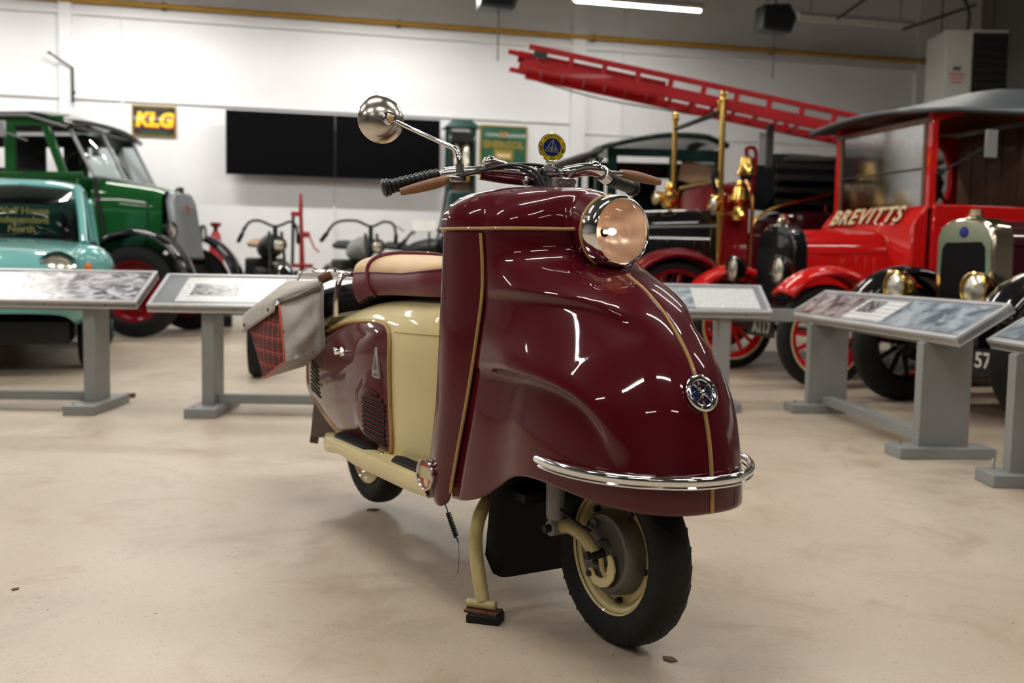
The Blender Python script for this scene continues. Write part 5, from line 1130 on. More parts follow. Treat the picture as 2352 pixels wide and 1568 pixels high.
for k in range(9): MB().box((1.737 - 0.16 * 1.12, -0.21 + 0.0525 * k, 1.17), (0.01, 0.010, 0.56), RY(-0.16)).build('grille_slat', 'grille_grey', rd)
MB().box((1.735 - 0.16 * 1.40, 0.0, 1.40), (0.02, 0.05, 0.13)).build('radiator_badge', 'red_tool', rd, bevel=0.004)
MB().lathe([(0.05, 0), (0.05, 0.05), (0.02, 0.07), (0, 0.07)], (1.42, 0, 1.61), (0, 0, 1), 16).build('radiator_cap', 'chrome', rd)
for sg in (-1, 1):
    arch_fender(t, (1.24, sg * 0.66, 0.52), 0.62, 0.30, 8, 168, 'black_paint', name='front_wing')
    headlamp(t, (1.50, sg * 0.40, 1.16), 0.10, (1, 0.1 * sg, 0), 'black_paint')
    vwheel(t, (1.24, sg * 0.66, 0.50), 0.50, 0.20, sg, 'red_dark', 0, 0.17, hubcap='red_dark'); vwheel(t, (-1.4, sg * 0.66, 0.50), 0.50, 0.20, sg, 'red_dark', 0, 0.17, hubcap='red_dark')
    MB().box((0.05, sg * 0.72, 0.62), (1.5, 0.28, 0.05)).build('running_board', 'black_metal', t, bevel=0.01)
    mr_ = MB().tube([(0.05, sg * 0.74, 2.10), (-0.12, sg * 0.92, 2.18)], 0.010, 6).build('door_mirror', 'grille_grey', t); MB().box((-0.12, sg * 0.93, 2.20), (0.10, 0.03, 0.17)).build('mirror_glass', 'bike_grey', mr_, bevel=0.02)
MB().box((0.1, 0, 0.72), (2.9, 0.8, 0.14)).build('chassis', 'black_metal', t)
MB().tube([(1.6, -0.5, 0.62), (1.6, 0.5, 0.62)], 0.04, 8).build('front_axle', 'black_metal', t)

# ---- dark green delivery van in the middle distance
t = thing('delivery_van', 'very dark green delivery van with arched roof behind the fire engine', 'van', (1.42, 11.35, 0), math.radians(4))
OPN = [((-0.30, 0.04), (1.38, 1.92)), ((0.33, 0.55), (1.70, 1.92))]
def holed(y, th, mat, x0, x1, z0, z1, holes, name):
    xs_ = sorted({x0, x1, *[v for h in holes for v in h[0]]}); zs_ = sorted({z0, z1, *[v for h in holes for v in h[1]]}); m_ = MB()
    for a, b_ in zip(xs_, xs_[1:]):
        for c, d in zip(zs_, zs_[1:]):
            if any(h[0][0] <= a and b_ <= h[0][1] and h[1][0] <= c and d <= h[1][1] for h in holes): continue
            m_.box(((a + b_) / 2, y, (c + d) / 2), (b_ - a, th, d - c))
    return m_.build(name, mat, t)
holed(-0.72, 0.04, 'dark_green', -0.50, 0.74, 0.6, 2.10, [((-0.40, 0.16), (1.34, 2.02)), ((0.24, 0.64), (1.50, 1.98))], 'cab_side')
holed(0.72, 0.04, 'dark_green', -0.50, 0.74, 0.6, 2.10, OPN, 'cab_far_side')
MB().box((0.72, 0, 1.36), (0.04, 1.4, 1.5)).build('cab_back', 'dark_green', t)
rows = []
for k in range(13):
    x = lerp(-0.55, 0.78, k / 12); z = 2.08 + 0.22 * math.sin(PI * (0.10 + 0.62 * k / 12)) ** 1.0 - 0.06 * sstep(0.6, 0.78, x)
    rows.append([V((x, 0.78 * q, z - 0.05 * q * q)) for q in [j / 4 for j in range(-4, 5)]])
MB().grid(rows).build('cab_roof', 'dark_green', t, solid=0.05)
rows = [[V((x, 0.74 * q, z - 0.05 * q * q)) for q in [j / 4 for j in range(-4, 5)]] for x, z in ((-0.55, 2.12), (-0.75, 2.06), (-1.0, 1.97))]
MB().grid(rows).build('roof_canopy', 'hose_grey', t, solid=0.04)
MB().box((-0.60, -0.70, 1.3), (0.05, 0.05, 1.4)).build('canopy_post', 'dark_green', t); MB().box((-0.60, 0.70, 1.3), (0.05, 0.05, 1.4)).build('canopy_post', 'dark_green', t)
MB().box((0.1, 0, 0.62), (1.9, 1.1, 0.2)).build('chassis', 'black_metal', t)
MB().box((0.2, 0.1, 1.25), (0.5, 1.2, 0.3)).build('bench_seat', 'interior', t, bevel=0.04)
MB().box((0.45, -0.68, 1.86), (0.34, 0.01, 0.22), RY(0.2)).build('side_notice', 'tan_leather', t)
for sg in (-1, 1):
    for x in (-0.75, 0.75): vwheel(t, (x, sg * 0.66, 0.42), 0.42, 0.12, sg, 'dark_green', 10, 0.07)

# ---- fire engine
t = thing('fire_engine', 'old fire engine with black bonnet, red brass-edged dash and brass bell', 'fire engine', (2.637, 9.76, 0), math.radians(-169))
rows = []
for x in (0.90, 1.3, 1.75):
    w = lerp(0.52, 0.44, (x - 0.9) / 0.85); zt = lerp(1.40, 1.36, (x - 0.9) / 0.85)
    rows.append([V((x, a * w, z)) for a, z in ((-1, 0.75), (-1, zt - 0.16), (-0.92, zt - 0.06), (-0.7, zt), (0.7, zt), (0.92, zt - 0.06), (1, zt - 0.16), (1, 0.75))])
bn = MB().grid(rows).add(rows[-1], [tuple(range(8))]).build('bonnet', 'black_paint', t, ang=40)
for k in range(6):
    MB().box((1.02 + 0.085 * k, 0.52 - 0.09 * (0.12 + 0.085 * k) / 0.85 * 0.9, 1.02), (0.03, 0.016, 0.20)).build('louvre', 'black_paint', bn, bevel=0.005)
MB().tube([(0.92, 0.525, 1.24), (1.75, 0.445, 1.21)], 0.010, 6).build('bonnet_bead', 'grille_grey', bn)
MB().prism([(-0.42, 0.6), (0.42, 0.6), (0.42, 1.34), (0.30, 1.42), (-0.30, 1.42), (-0.42, 1.34)], 1.75, 1.84, ((0, 0, 0), (0, 1, 0), (0, 0, 1), (1, 0, 0))).build('radiator_shell', 'brass', t, bevel=0.02)
# dash / scuttle: red with brass mouldings
ds = MB().prism([(-0.56, 0.45), (0.56, 0.45), (0.56, 1.50), (0.50, 1.60), (0.38, 1.64), (-0.38, 1.64), (-0.50, 1.60), (-0.56, 1.50)], 0.62, 0.89, ((0, 0, 0), (0, 1, 0), (0, 0, 1), (1, 0, 0))).build('dash', 'red_dark', t, bevel=0.02)
for x in (0.605, 0.905):
    MB().tube(cr([(x, 0.57, 0.45), (x, 0.57, 1.1), (x, 0.57, 1.48), (x, 0.50, 1.61), (x, 0.36, 1.655), (x, -0.36, 1.655), (x, -0.50, 1.61), (x, -0.57, 1.48), (x, -0.57, 0.45)], 4), 0.020, 8).build('dash_moulding', 'copper' if x < 0.7 else 'brass', ds)
# brass columns and gantry that carry the ladder
for sg, zb in ((1, 0.85), (-1, 1.40)):
    cl = MB().tube([(0.93, sg * 0.61, zb), (0.93, sg * 0.61, 2.36)], 0.026, 12).build('gantry_column', 'brass', t)
    MB().lathe([(0.026, 0), (0.04, 0.01), (0.04, 0.03), (0.028, 0.045), (0.034, 0.07), (0.02, 0.095), (0, 0.10)], (0.93, sg * 0.61, 2.33), (0, 0, 1), 16).build('finial', 'brass', cl)
MB().tube([(0.93, -0.61, 2.25), (0.93, 0.61, 2.25)], 0.024, 8).build('gantry_bar', 'oily', t)
MB().box((0.93, 0.54, 2.31), (0.06, 0.05, 0.10)).build('ladder_chock', 'brass', t, bevel=0.005)
# bell and lamps
bl = MB().lathe([(0.0, 0.17), (0.03, 0.168), (0.052, 0.15), (0.06, 0.11), (0.066, 0.05), (0.085, 0.015), (0.092, 0.0), (0.085, 0.0), (0.06, 0.04)], (0.70, 0.63, 1.70), (0, 0, 1), 28).build('bell', 'brass', t)
MB().tube(cr([(0.62, 0.58, 1.55), (0.60, 0.60, 1.80), (0.62, 0.62, 1.93), (0.70, 0.63, 1.93), (0.70, 0.63, 1.87)], 5), 0.018, 8).build('bell_bracket', 'red_dark', bl)
lm = MB().lathe([(0.0, 0.12), (0.03, 0.115), (0.04, 0.08), (0.02, 0.07), (0.06, 0.05), (0.075, 0.0), (0.09, -0.06), (0.07, -0.10), (0.05, -0.12), (0.06, -0.16), (0.08, -0.20), (0.07, -0.24), (0.0, -0.25)], (0.76, 0.65, 1.53), (0, 0, 1), 24).build('carriage_lamp', 'brass', t)
headlamp(t, (1.0, 0.66, 1.43), 0.075, (1, 0.2, 0), 'brass', name='side_lamp')
MB().lathe([(0.0, 0.14), (0.03, 0.13), (0.045, 0.09), (0.03, 0.06), (0.07, 0.03), (0.08, -0.05), (0.05, -0.10), (0, -0.11)], (1.32, 0.36, 1.50), (0, 0, 1), 20).build('scuttle_lamp', 'brass', t)
headlamp(t, (1.42, 0.34, 1.49), 0.06, (1, 0.3, 0), 'brass', name='side_lamp')
MB().tube(cr([(0.95, 0.55, 1.75), (1.0, 0.60, 1.68), (0.98, 0.60, 1.58), (0.93, 0.60, 1.52)], 4), 0.022, 8).build('horn_bulb', 'rubber', t)
# body, seat, hose and folded hood behind the dash
MB().box((-0.55, 0, 0.88), (2.3, 1.10, 0.62)).build('body', 'wine', t, bevel=0.03)
MB().box((-0.25, 0.12, 1.30), (0.85, 0.95, 0.20)).build('seat_cushion', 'wine', t, bevel=0.06)
MB().box((0.25, 0.5, 1.05), (0.6, 0.03, 0.5)).build('side_panel', 'wine', t, bevel=0.01)
for x in (0.60, -0.22):
    MB().tube(cr([(x, 0.57, 1.0), (x - 0.01, 0.57, 1.22), (x - 0.05, 0.57, 1.32), (x - 0.25, 0.58, 1.43), (x - 0.75, 0.58, 1.56)], 5), 0.016, 8).build('grab_rail', 'brass', t)
for x in (-0.15, -0.55, -0.9): MB().tube([(x, 0.50, 1.2), (x, 0.50, 1.5)], 0.014, 8).build('pump_post', 'brass', t)
hs = MB().tube([(-0.28, 0.62, 1.555), (-1.25, 0.50, 1.63)], 0.085, 14).build('hose_roll', 'hose_grey', t)
MB().lathe([(0, 0.03), (0.06, 0.02), (0.08, 0.0), (0.085, -0.10)], (-0.25, 0.62, 1.555), (1, 0.12, -0.08), 16).build('hose_end', 'tan_leather', hs)
rows = []
for k in range(11):
    x = lerp(0.25, -1.45, k / 10)
    rows.append([V((x, -0.10 + 0.46 * math.cos(a) * (1 + 0.03 * math.sin(5 * k)), 1.70 + (0.27 + 0.02 * math.sin(7 * k)) * math.sin(a))) for a in [2 * PI * j / 16 for j in range(16)]])
fh = MB().grid(rows, cv=True).add(rows[0], [tuple(range(16))]).add(rows[-1], [tuple(range(16))[::-1]]).build('folded_hood', 'black_cloth', t, ang=30)
for k in range(6): MB().tube([(0.24 - 0.04 * k, 0.40, 1.86 + 0.02 * (k % 2)), (-1.40, 0.40 - 0.05 * k, 1.92 - 0.01 * k)], 0.035, 8).build('hood_bow', 'oily', fh)
MB().box((0.33, 0.30, 2.0), (0.06, 0.04, 0.40)).build('lamp_bracket', 'steel_dark', t); MB().box((0.42, 0.33, 1.97), (0.07, 0.02, 0.30)).build('bracket_plate', 'bike_grey', t, bevel=0.004)
for k in range(4): MB().box((-0.5 - 0.0 * k, 0.50, 1.48 + 0.11 * k), (1.7, 0.03, 0.05)).build('rack_rail', 'oily', t)
for sg in (-1, 1):
    arch_fender(t, (1.35, sg * 0.66, 0.46), 0.53, 0.26, 12, 175, 'red_dark', name='front_wing')
    for x in (1.35, -1.2): vwheel(t, (x, sg * 0.66, 0.46), 0.46, 0.13, sg, 'red_dark', 12, 0.075, hubr=0.09, spr=0.02)
MB().box((0.1, 0, 0.55), (3.2, 0.8, 0.14)).build('chassis', 'wine', t)

# ---- ladder carried by the fire engine
def ladder_pt(u, y, z):   # u along, y across, z above the chord line
    a, b_ = V((0.10, 9.10, 2.66)), V((3.55, 9.24, 2.03))
    d = (b_ - a); return a + d * u + V((0.03, 1.0, 0)) * y + V((0.17, 0, 0.98)) * z
def beam(p0, p1, h, w):
    p0, p1 = V(p0), V(p1); d = (p1 - p0); L = d.length; d.normalize(); s_ = V((0, 1, 0)); s_ = (s_ - d * s_.dot(d)).normalized(); u_ = d.cross(s_)
    return MB().prism([(-w / 2, -h / 2), (w / 2, -h / 2), (w / 2, h / 2), (-w / 2, h / 2)], 0, L, (p0, s_, u_, d))
t = thing('fire_ladder', 'long red wooden fire ladder sloping down to the right over the fire engine', 'ladder', (0, 0, 0))
LW = 0.56
for y in (0.0, LW):
    beam(ladder_pt(-0.01, y, 0.0), ladder_pt(1.0, y, 0.0), 0.075, 0.045).build('lower_rail', 'red_ladder', t, bevel=0.004)
    beam(ladder_pt(-0.005, y, 0.15), ladder_pt(1.0, y, 0.15), 0.045, 0.045).build('upper_rail', 'red_ladder', t, bevel=0.004)
    MB().tube([ladder_pt(-0.055, y, 0.02 if y else 0.07), ladder_pt(0.0, y, 0.02 if y else 0.07)], [0.022, 0.026], 8).build('rail_end', 'red_ladder', t)
    for k in range(12):
        beam(ladder_pt(0.02 + 0.0875 * k, y, 0.0), ladder_pt(0.02 + 0.0875 * k, y, 0.15), 0.045, 0.04).build('upright', 'red_ladder', t)
for k in range(17): MB().tube([ladder_pt(0.035 + 0.058 * k, 0, 0.0), ladder_pt(0.035 + 0.058 * k, LW, 0.0)], 0.017, 8).build('rung', 'red_ladder', t)
for y in (0.10, LW - 0.10):
    beam(ladder_pt(-0.03, y, 0.065), ladder_pt(0.36, y, 0.065), 0.10, 0.035).build('inner_rail', 'red_ladder', t, bevel=0.004)
beam(ladder_pt(0.01, -0.024, 0.09), ladder_pt(0.045, -0.024, 0.09), 0.06, 0.006).build('maker_plate', 'oily', t)
MB().tube(cr([ladder_pt(0.02, LW + 0.02, -0.03), ladder_pt(0.2, LW, -0.075), ladder_pt(0.4, LW, -0.05), ladder_pt(0.5, LW, -0.03)], 5), 0.007, 5).build('rope', 'hose_grey', t)

# ---- red delivery van with BREVITTS on the scuttle
t = thing('red_van', 'bright red vintage van with grey roof and BREVITTS on its scuttle', 'van', (3.22, 8.2, 0), math.radians(-164.9))
rows = []
for x, w, zt in ((0.36, 0.34, 1.19), (0.40, 0.335, 1.19), (0.75, 0.305, 1.185), (1.10, 0.275, 1.175)):
    rows.append([V((x, a * w, z)) for a, z in ((-1, 0.62), (-1, 0.98), (-0.97, zt - 0.12), (-0.82, zt - 0.05), (-0.5, zt - 0.01), (0, zt), (0.5, zt - 0.01), (0.82, zt - 0.05), (0.97, zt - 0.12), (1, 0.98), (1, 0.62))])
bn = MB().grid(rows).build('bonnet', 'red_van', t, ang=40)
for sg in (-1, 1):
    for k in range(6): MB().box((0.52 + 0.075 * k, sg * (0.328 - 0.03 * k * 0.1 - 0.008 * k), 0.86), (0.022, 0.014, 0.20)).build('louvre', 'red_van', bn, bevel=0.005)
    MB().tube([(0.38, sg * 0.337, 1.0), (1.10, sg * 0.277, 0.99)], 0.006, 6).build('bonnet_hinge', 'red_van', bn)
rd = MB().prism([(-0.29, 0.60), (0.29, 0.60), (0.29, 1.03), (0.25, 1.14), (0.12, 1.215), (-0.12, 1.215), (-0.25, 1.14), (-0.29, 1.03)], 1.08, 1.20, ((0, 0, 0), (0, 1, 0), (0, 0, 1), (1, 0, 0))).build('radiator_shell', 'black_paint', t, bevel=0.015)
MB().box((1.203, 0, 0.83), (0.012, 0.50, 0.40)).build('radiator_core', 'radiator_core', rd)
MB().lathe([(0.045, 0), (0.045, 0.03), (0.03, 0.045), (0.035, 0.075), (0.0, 0.085)], (1.14, 0, 1.215), (0, 0, 1), 16).build('radiator_cap', 'nickel', rd)
# scuttle, screen, cab, body
MB().prism([(0.28, 0.60), (0.42, 0.60), (0.42, 1.22), (0.36, 1.30), (0.28, 1.37)], -0.62, 0.62, ((0, 0, 0), (1, 0, 0), (0, 0, 1), (0, 1, 0))).build('scuttle', 'red_van', t, bevel=0.02)
nv = V((0.10, 0, 0.14)).normalized(); nv = V((0.87, 0, 0.49)).normalized(); uv_ = V((-0.49, 0, 0.87)).normalized()
lt = lettering('scuttle_letters', 'BREVITTS', 0.195, 'letter_cream', t, V((0.385, 0.0, 1.285)) + nv * 0.018, ((0, 1, 0), uv_, nv), 0.002, bold=0.004, space=1.18, shear=0.12)
lt2 = lettering('letter_shadow', 'BREVITTS', 0.195, 'black_paint', t, V((0.385, -0.010, 1.277)) + nv * 0.0155, ((0, 1, 0), uv_, nv), 0.001, bold=0.007, space=1.18, shear=0.12)
ov = MB().lathe([(0.040, 0.0), (0.044, 0.003), (0.048, 0.0)], (0.425, 0.30, 1.08), (1, 0, 0), 24).build('oval_emblem', 'copper', t); MB().box((0.426, 0.30, 1.08), (0.004, 0.015, 0.045)).build('emblem_bar', 'sign_mustard', ov)
for sg in (-1, 1):
    MB().box((0.26, sg * 0.60, 1.70), (0.06, 0.055, 0.74)).build('screen_post', 'red_van', t, bevel=0.008)
    MB().box((0.275, sg * 0.545, 1.62), (0.03, 0.035, 0.80)).build('screen_frame', 'wood', t)
    MB().box((-0.30, sg * 0.61, 0.98), (1.10, 0.05, 0.78)).build('door', 'red_van', t, bevel=0.01)
    MB().box((-0.92, sg * 0.60, 1.30), (0.14, 0.06, 1.50)).build('rear_post', 'red_van', t, bevel=0.01)
    MB().prism([(-0.86, 2.06), (-0.86, 1.75), (-0.80, 1.92), (-0.68, 2.02), (-0.5, 2.06)], -0.03, 0.03, ((0, sg * 0.60, 0), (1, 0, 0), (0, 0, 1), (0, 1, 0))).build('corner_gusset', 'red_van', t)
    MB().prism([(-0.86, 1.36), (-0.86, 1.62), (-0.80, 1.46), (-0.66, 1.38)], -0.03, 0.03, ((0, sg * 0.60, 0), (1, 0, 0), (0, 0, 1), (0, 1, 0))).build('corner_gusset', 'red_van', t)
    MB().prism([(0.26, 2.07), (0.26, 1.98), (0.02, 2.05), (0.02, 2.07)], -0.03, 0.03, ((0, sg * 0.60, 0), (1, 0, 0), (0, 0, 1), (0, 1, 0))).build('cant_bracket', 'red_van', t)
    arch_fender(t, (1.18, sg * 0.71, 0.38), 0.47, 0.26, 40, 172, 'red_van', name='front_wing')
    headlamp(t, (1.36, sg * 0.36, 0.86), 0.105, (1, 0, 0), 'black_paint', stalk=(1.25, sg * 0.36, 0.66))
    for x in (1.18, -1.35): vwheel(t, (x, sg * 0.71, 0.38), 0.38, 0.10, sg, 'red_van', 12, 0.085, ring='letter_cream', hubr=0.08)
    MB().box((-0.1, sg * 0.72, 0.42), (1.7, 0.26, 0.03)).build('running_board', 'black_metal', t)
MB().prism([(-0.53, 1.36), (0.53, 1.36), (0.53, 1.98), (-0.53, 1.98)], 0.272, 0.278, ((0, 0, 0), (0, 1, 0), (0, 0, 1), (1, 0, 0))).build('windscreen', 'pane_fog', t)
MB().box((0.28, 0, 1.995), (0.04, 1.2, 0.035)).build('screen_header', 'wood', t); MB().box((0.29, 0, 1.64), (0.012, 1.08, 0.012)).build('screen_divider', 'steel_dark', t)
rows = []
for k in range(17):
    x = lerp(0.50, -2.3, k / 16); cn = lerp(0.30, 0.05, sstep(-0.9, 0.5, x)); ze = 2.06 - 0.03 * sstep(0.2, 0.5, x)
    rows.append([V((x, 0.72 * q, ze + cn * (1 - abs(q) ** 2.0))) for q in [j / 8 for j in range(-8, 9)]])
MB().grid(rows).build('roof', 'roof_grey', t, solid=0.035, ang=60)
MB().box((-0.35, 0, 2.085), (1.25, 1.16, 0.02)).build('cab_ceiling', 'wood', t)
for k in range(6): MB().box((-0.90, -0.45 + 0.18 * k, 1.65), (0.03, 0.17, 0.80)).build('bulkhead_plank', 'wood', t, bevel=0.004)
MB().box((-0.55, 0, 1.22), (0.5, 1.05, 0.34)).build('bench_seat', 'interior', t, bevel=0.06)
MB().lathe([(0.17, -0.012), (0.185, 0), (0.17, 0.012)], (0.02, 0.28, 1.42), (-0.6, 0, 0.8), 24).build('steering_wheel', 'black_metal', t)
MB().box((-1.62, 0, 1.22), (1.30, 1.24, 1.36)).build('box_body', 'red_dark', t, bevel=0.02)
MB().box((-1.55, 0.625, 1.72), (1.05, 0.02, 0.62)).build('side_board', 'yellow_board', t)
for z in (1.62, 1.86): MB().lathe([(0, 0.10), (0.05, 0.09), (0.085, 0.04), (0.09, 0.0)], (-1.20, 0.635, z), (0, 1, 0), 20).build('display_lamp', 'black_paint', t)
MB().tube([(0.26, 0.64, 1.58), (0.0, 0.86, 1.78)], 0.010, 6).build('mirror_arm', 'black_metal', t); MB().box((-0.02, 0.88, 1.80), (0.10, 0.02, 0.20)).build('door_mirror', 'bike_grey', t, bevel=0.004)
MB().tube(cr([(-0.05, 0.637, 1.02), (0.02, 0.638, 1.06), (0.05, 0.638, 1.0), (-0.05, 0.638, 0.92), (-0.2, 0.638, 0.93), (-0.4, 0.638, 1.02)], 5), 0.007, 6).build('scroll_line', 'copper', t)
MB().box((0, 0, 0.52), (2.9, 0.7, 0.12)).build('chassis', 'black_metal', t)
MB().tube([(1.18, -0.66, 0.40), (1.18, 0.66, 0.40)], 0.03, 8).build('front_axle', 'black_metal', t)
np_ = MB().box((1.30, 0.0, 0.40), (0.012, 0.42, 0.14)).build('number_plate', 'black_metal', t)
lettering('plate_number', 'A117', 0.13, 'plate_white', np_, (1.308, 0.02, 0.40), ((0, 1, 0), (0, 0, 1), (1, 0, 0)), 0.001, bold=0.002)

# ---- maroon tourer with nickel radiator at the far right
t = thing('touring_car', 'dark maroon touring car with shiny nickel radiator and brass headlamps', 'car', (3.93, 6.45, 0), math.radians(-162))
out_ = [(-0.215, 0.58), (0.215, 0.58), (0.235, 0.85), (0.235, 1.06), (0.205, 1.14), (0.12, 1.185), (0, 1.195), (-0.12, 1.185), (-0.205, 1.14), (-0.235, 1.06), (-0.235, 0.85)]
rd = MB().prism(out_, 1.10, 1.27, ((0, 0, 0), (0, 1, 0), (0, 0, 1), (1, 0, 0))).build('radiator_shell', 'nickel', t, bevel=0.02)
MB().prism([(-0.165, 0.60), (0.165, 0.60), (0.18, 0.85), (0.17, 1.01), (0.14, 1.045), (-0.14, 1.045), (-0.17, 1.01), (-0.18, 0.85)], 1.27, 1.276, ((0, 0, 0), (0, 1, 0), (0, 0, 1), (1, 0, 0))).build('radiator_core', 'radiator_core', rd)
MB().lathe([(0.0, 0.01), (0.03, 0.008), (0.036, 0.0)], (1.27, 0, 1.105), (1, 0, 0), 20).build('enamel_badge', 'blue_enamel', rd)
MB().lathe([(0.05, 0), (0.05, 0.015), (0.036, 0.02), (0.04, 0.05), (0.0, 0.055)], (1.19, 0, 1.192), (0, 0, 1), 8).build('radiator_cap', 'nickel', rd)
rows = []
for x, w, zt in ((1.12, 0.235, 1.17), (0.9, 0.27, 1.18), (0.4, 0.36, 1.20), (0.1, 0.42, 1.22)):
    rows.append([V((x, a * w, z)) for a, z in ((-1, 0.6), (-1, 1.0), (-0.93, zt - 0.07), (-0.7, zt - 0.015), (0, zt), (0.7, zt - 0.015), (0.93, zt - 0.07), (1, 1.0), (1, 0.6))])
bn = MB().grid(rows).build('bonnet', 'wine', t, ang=40)
for sg in (-1, 1):
    MB().tube([(1.12, sg * 0.236, 1.03), (0.1, sg * 0.421, 1.05)], 0.006, 6).build('bonnet_hinge', 'wine', bn)
    headlamp(t, (1.47, sg * 0.335, 0.765), 0.10, (1, 0, 0), 'brass', depth=1.2, stalk=(1.38, sg * 0.335, 0.55))
    arch_fender(t, (1.18, sg * 0.60, 0.39), 0.47, 0.27, 25, 170, 'black_paint', name='front_wing')
    for x in (1.18, -1.3): vwheel(t, (x, sg * 0.60, 0.385), 0.385, 0.15, sg, 'black_paint', 10, 0.13, hubr=0.08)
    MB().box((0.0, sg * 0.66, 0.40), (1.7, 0.26, 0.03)).build('running_board', 'black_metal', t)
    MB().tube(cr([(1.5, sg * 0.22, 0.52), (1.3, sg * 0.22, 0.46), (0.9, sg * 0.22, 0.50)], 5), 0.028, 8).build('chassis_horn', 'black_metal', t)
headlamp(t, (0.55, -0.62, 1.00), 0.06, (1, -0.1, 0), 'brass', name='side_lamp', stalk=(0.60, -0.62, 0.86))
MB().box((-0.85, 0, 0.95), (1.9, 1.15, 0.75)).build('body', 'wine', t, bevel=0.06)
MB().box((-0.8, 0, 1.36), (1.3, 0.95, 0.12)).build('seats', 'interior', t, bevel=0.03)
MB().box((0, 0, 0.50), (2.9, 0.7, 0.12)).build('chassis', 'black_metal', t)
MB().tube([(1.18, -0.56, 0.40), (1.18, 0.56, 0.40)], 0.03, 8).build('front_axle', 'black_metal', t)
np_ = MB().box((1.42, 0.26, 0.36), (0.012, 0.54, 0.14)).build('number_plate', 'black_metal', t)
lettering('plate_number', '57', 0.125, 'plate_white', np_, (1.428, 0.37, 0.36), ((0, 1, 0), (0, 0, 1), (1, 0, 0)), 0.001, bold=0.002)

# ------------------------------------------------------------------ old motorcycles by the wall
def moto(label, loc, rz, tank, tankmat, bars, bar_z, guard):
    t = thing('motorcycle', label, 'motorcycle', loc, rz, 'old motorcycles by the back wall')
    for x in (-0.68, 0.68):
        w_ = MB().lathe([(0.285, 0.02), (0.30, 0.035), (0.325, 0.03), (0.33, 0), (0.325, -0.03), (0.30, -0.035), (0.285, -0.02)], (x, 0, 0.33), (0, 1, 0), 32).build('wheel', 'rubber', t)
        MB().lathe([(0.283, 0.022), (0.272, 0.012), (0.272, -0.012), (0.283, -0.022)], (x, 0, 0.33), (0, 1, 0), 32).build('rim', 'bike_grey', w_)
        for k in range(10):
            a = 2 * PI * k / 10; MB().tube([(x, 0.02 * (-1) ** k, 0.33), (x + 0.275 * math.cos(a), 0, 0.33 + 0.275 * math.sin(a))], 0.003, 4).build('spoke', 'bike_grey', w_)
        MB().tube([(x, -0.06, 0.33), (x, 0.06, 0.33)], 0.035, 10).build('hub', 'oily', w_)
    arch_fender(t, (0.68, 0, 0.33), 0.36, 0.14, 20, 170, guard, th=0.006, dome=0.03, name='front_mudguard', lip=0.02); arch_fender(t, (-0.68, 0, 0.33), 0.36, 0.14, 10, 170, guard, th=0.006, dome=0.03, name='rear_mudguard', lip=0.02)
    MB().tube([(-0.68, 0, 0.33), (-0.2, 0, 0.28), (0.25, 0, 0.30), (0.42, 0, 0.80), (-0.15, 0, 0.74), (-0.68, 0, 0.33)], 0.016, 8).build('frame', 'oily', t)
    for y in (-0.07, 0.07): MB().tube([(0.68, y, 0.33), (0.55, y, 0.62), (0.42, y * 0.8, 0.98)], 0.015, 8).build('fork_leg', 'oily', t)
    MB().lathe([(0, -0.28), (0.07, -0.26), (0.105, -0.12), (0.115, 0.08), (0.09, 0.24), (0, 0.27)], (0.14, 0, 0.84), (1, 0, 0.12), 20).build('fuel_tank', tankmat, t)
    MB().box((0.05, 0, 0.48), (0.40, 0.30, 0.34)).build('crankcase', 'oily', t, bevel=0.04)
    for k in range(5): MB().lathe([(0.03, 0), (0.075, 0.0), (0.075, 0.01), (0.03, 0.01)], (0.12, 0, 0.58 + 0.03 * k), (0.15, 0, 1), 16).build('cylinder_fin', 'oily', t)
    MB().lathe([(0, 0.07), (0.10, 0.06), (0.15, 0.02), (0.14, -0.01), (0, -0.02)], (-0.28, 0, 0.86), (0.1, 0, 1), 20).build('saddle', 'tan_leather' if tank else 'interior', t)
    hb_ = MB().tube(cr([(0.15, -bars, bar_z - 0.12), (0.25, -bars * 0.8, bar_z), (0.38, -0.14, bar_z + 0.02), (0.42, 0, bar_z - 0.03), (0.38, 0.14, bar_z + 0.02), (0.25, bars * 0.8, bar_z), (0.15, bars, bar_z - 0.12)], 5), 0.013, 8).build('handlebar', 'oily', t)
    for sg in (-1, 1):
        MB().tube([(0.17, sg * bars * 0.97, bar_z - 0.10), (0.08, sg * bars * 1.05, bar_z - 0.17)], 0.020, 8).build('handgrip', 'rubber', hb_)
        MB().tube([(0.26, sg * bars * 0.8, bar_z), (0.30, sg * bars * 1.05, bar_z - 0.06)], 0.006, 5).build('lever', 'oily', hb_)
    MB().tube([(0.42, 0, 0.78), (0.41, 0, bar_z - 0.02)], 0.022, 8).build('steering_head', 'oily', t)
    headlamp(t, (0.60, 0, 0.86), 0.065, (1, 0, 0), 'oily')
    MB().box((-0.10, 0, 0.66), (0.36, 0.34, 0.16)).build('tool_box', 'oily', t, bevel=0.02)
    MB().tube(cr([(0.2, -0.12, 0.56), (0.3, -0.13, 0.35), (-0.1, -0.13, 0.25), (-0.7, -0.14, 0.27)], 5), 0.025, 8).build('exhaust_pipe', 'oily', t)
    t.scale = (1.2, 1.2, 1.2)
    return t
moto('black old motorcycle with tan saddle standing beside the red cone', (-2.86, 11.6, 0), math.radians(-66), True, 'oily', 0.27, 1.06, 'black_paint')
moto('old motorcycle with pale grey tank and wide bars behind the seat', (-1.85, 11.75, 0), math.radians(-62), False, 'bike_grey', 0.36, 1.08, 'bike_grey')
moto('old black motorcycle under the white card next to the petrol pump', (-1.2, 12.2, 0), math.radians(-40), False, 'oily', 0.30, 1.04, 'black_paint')
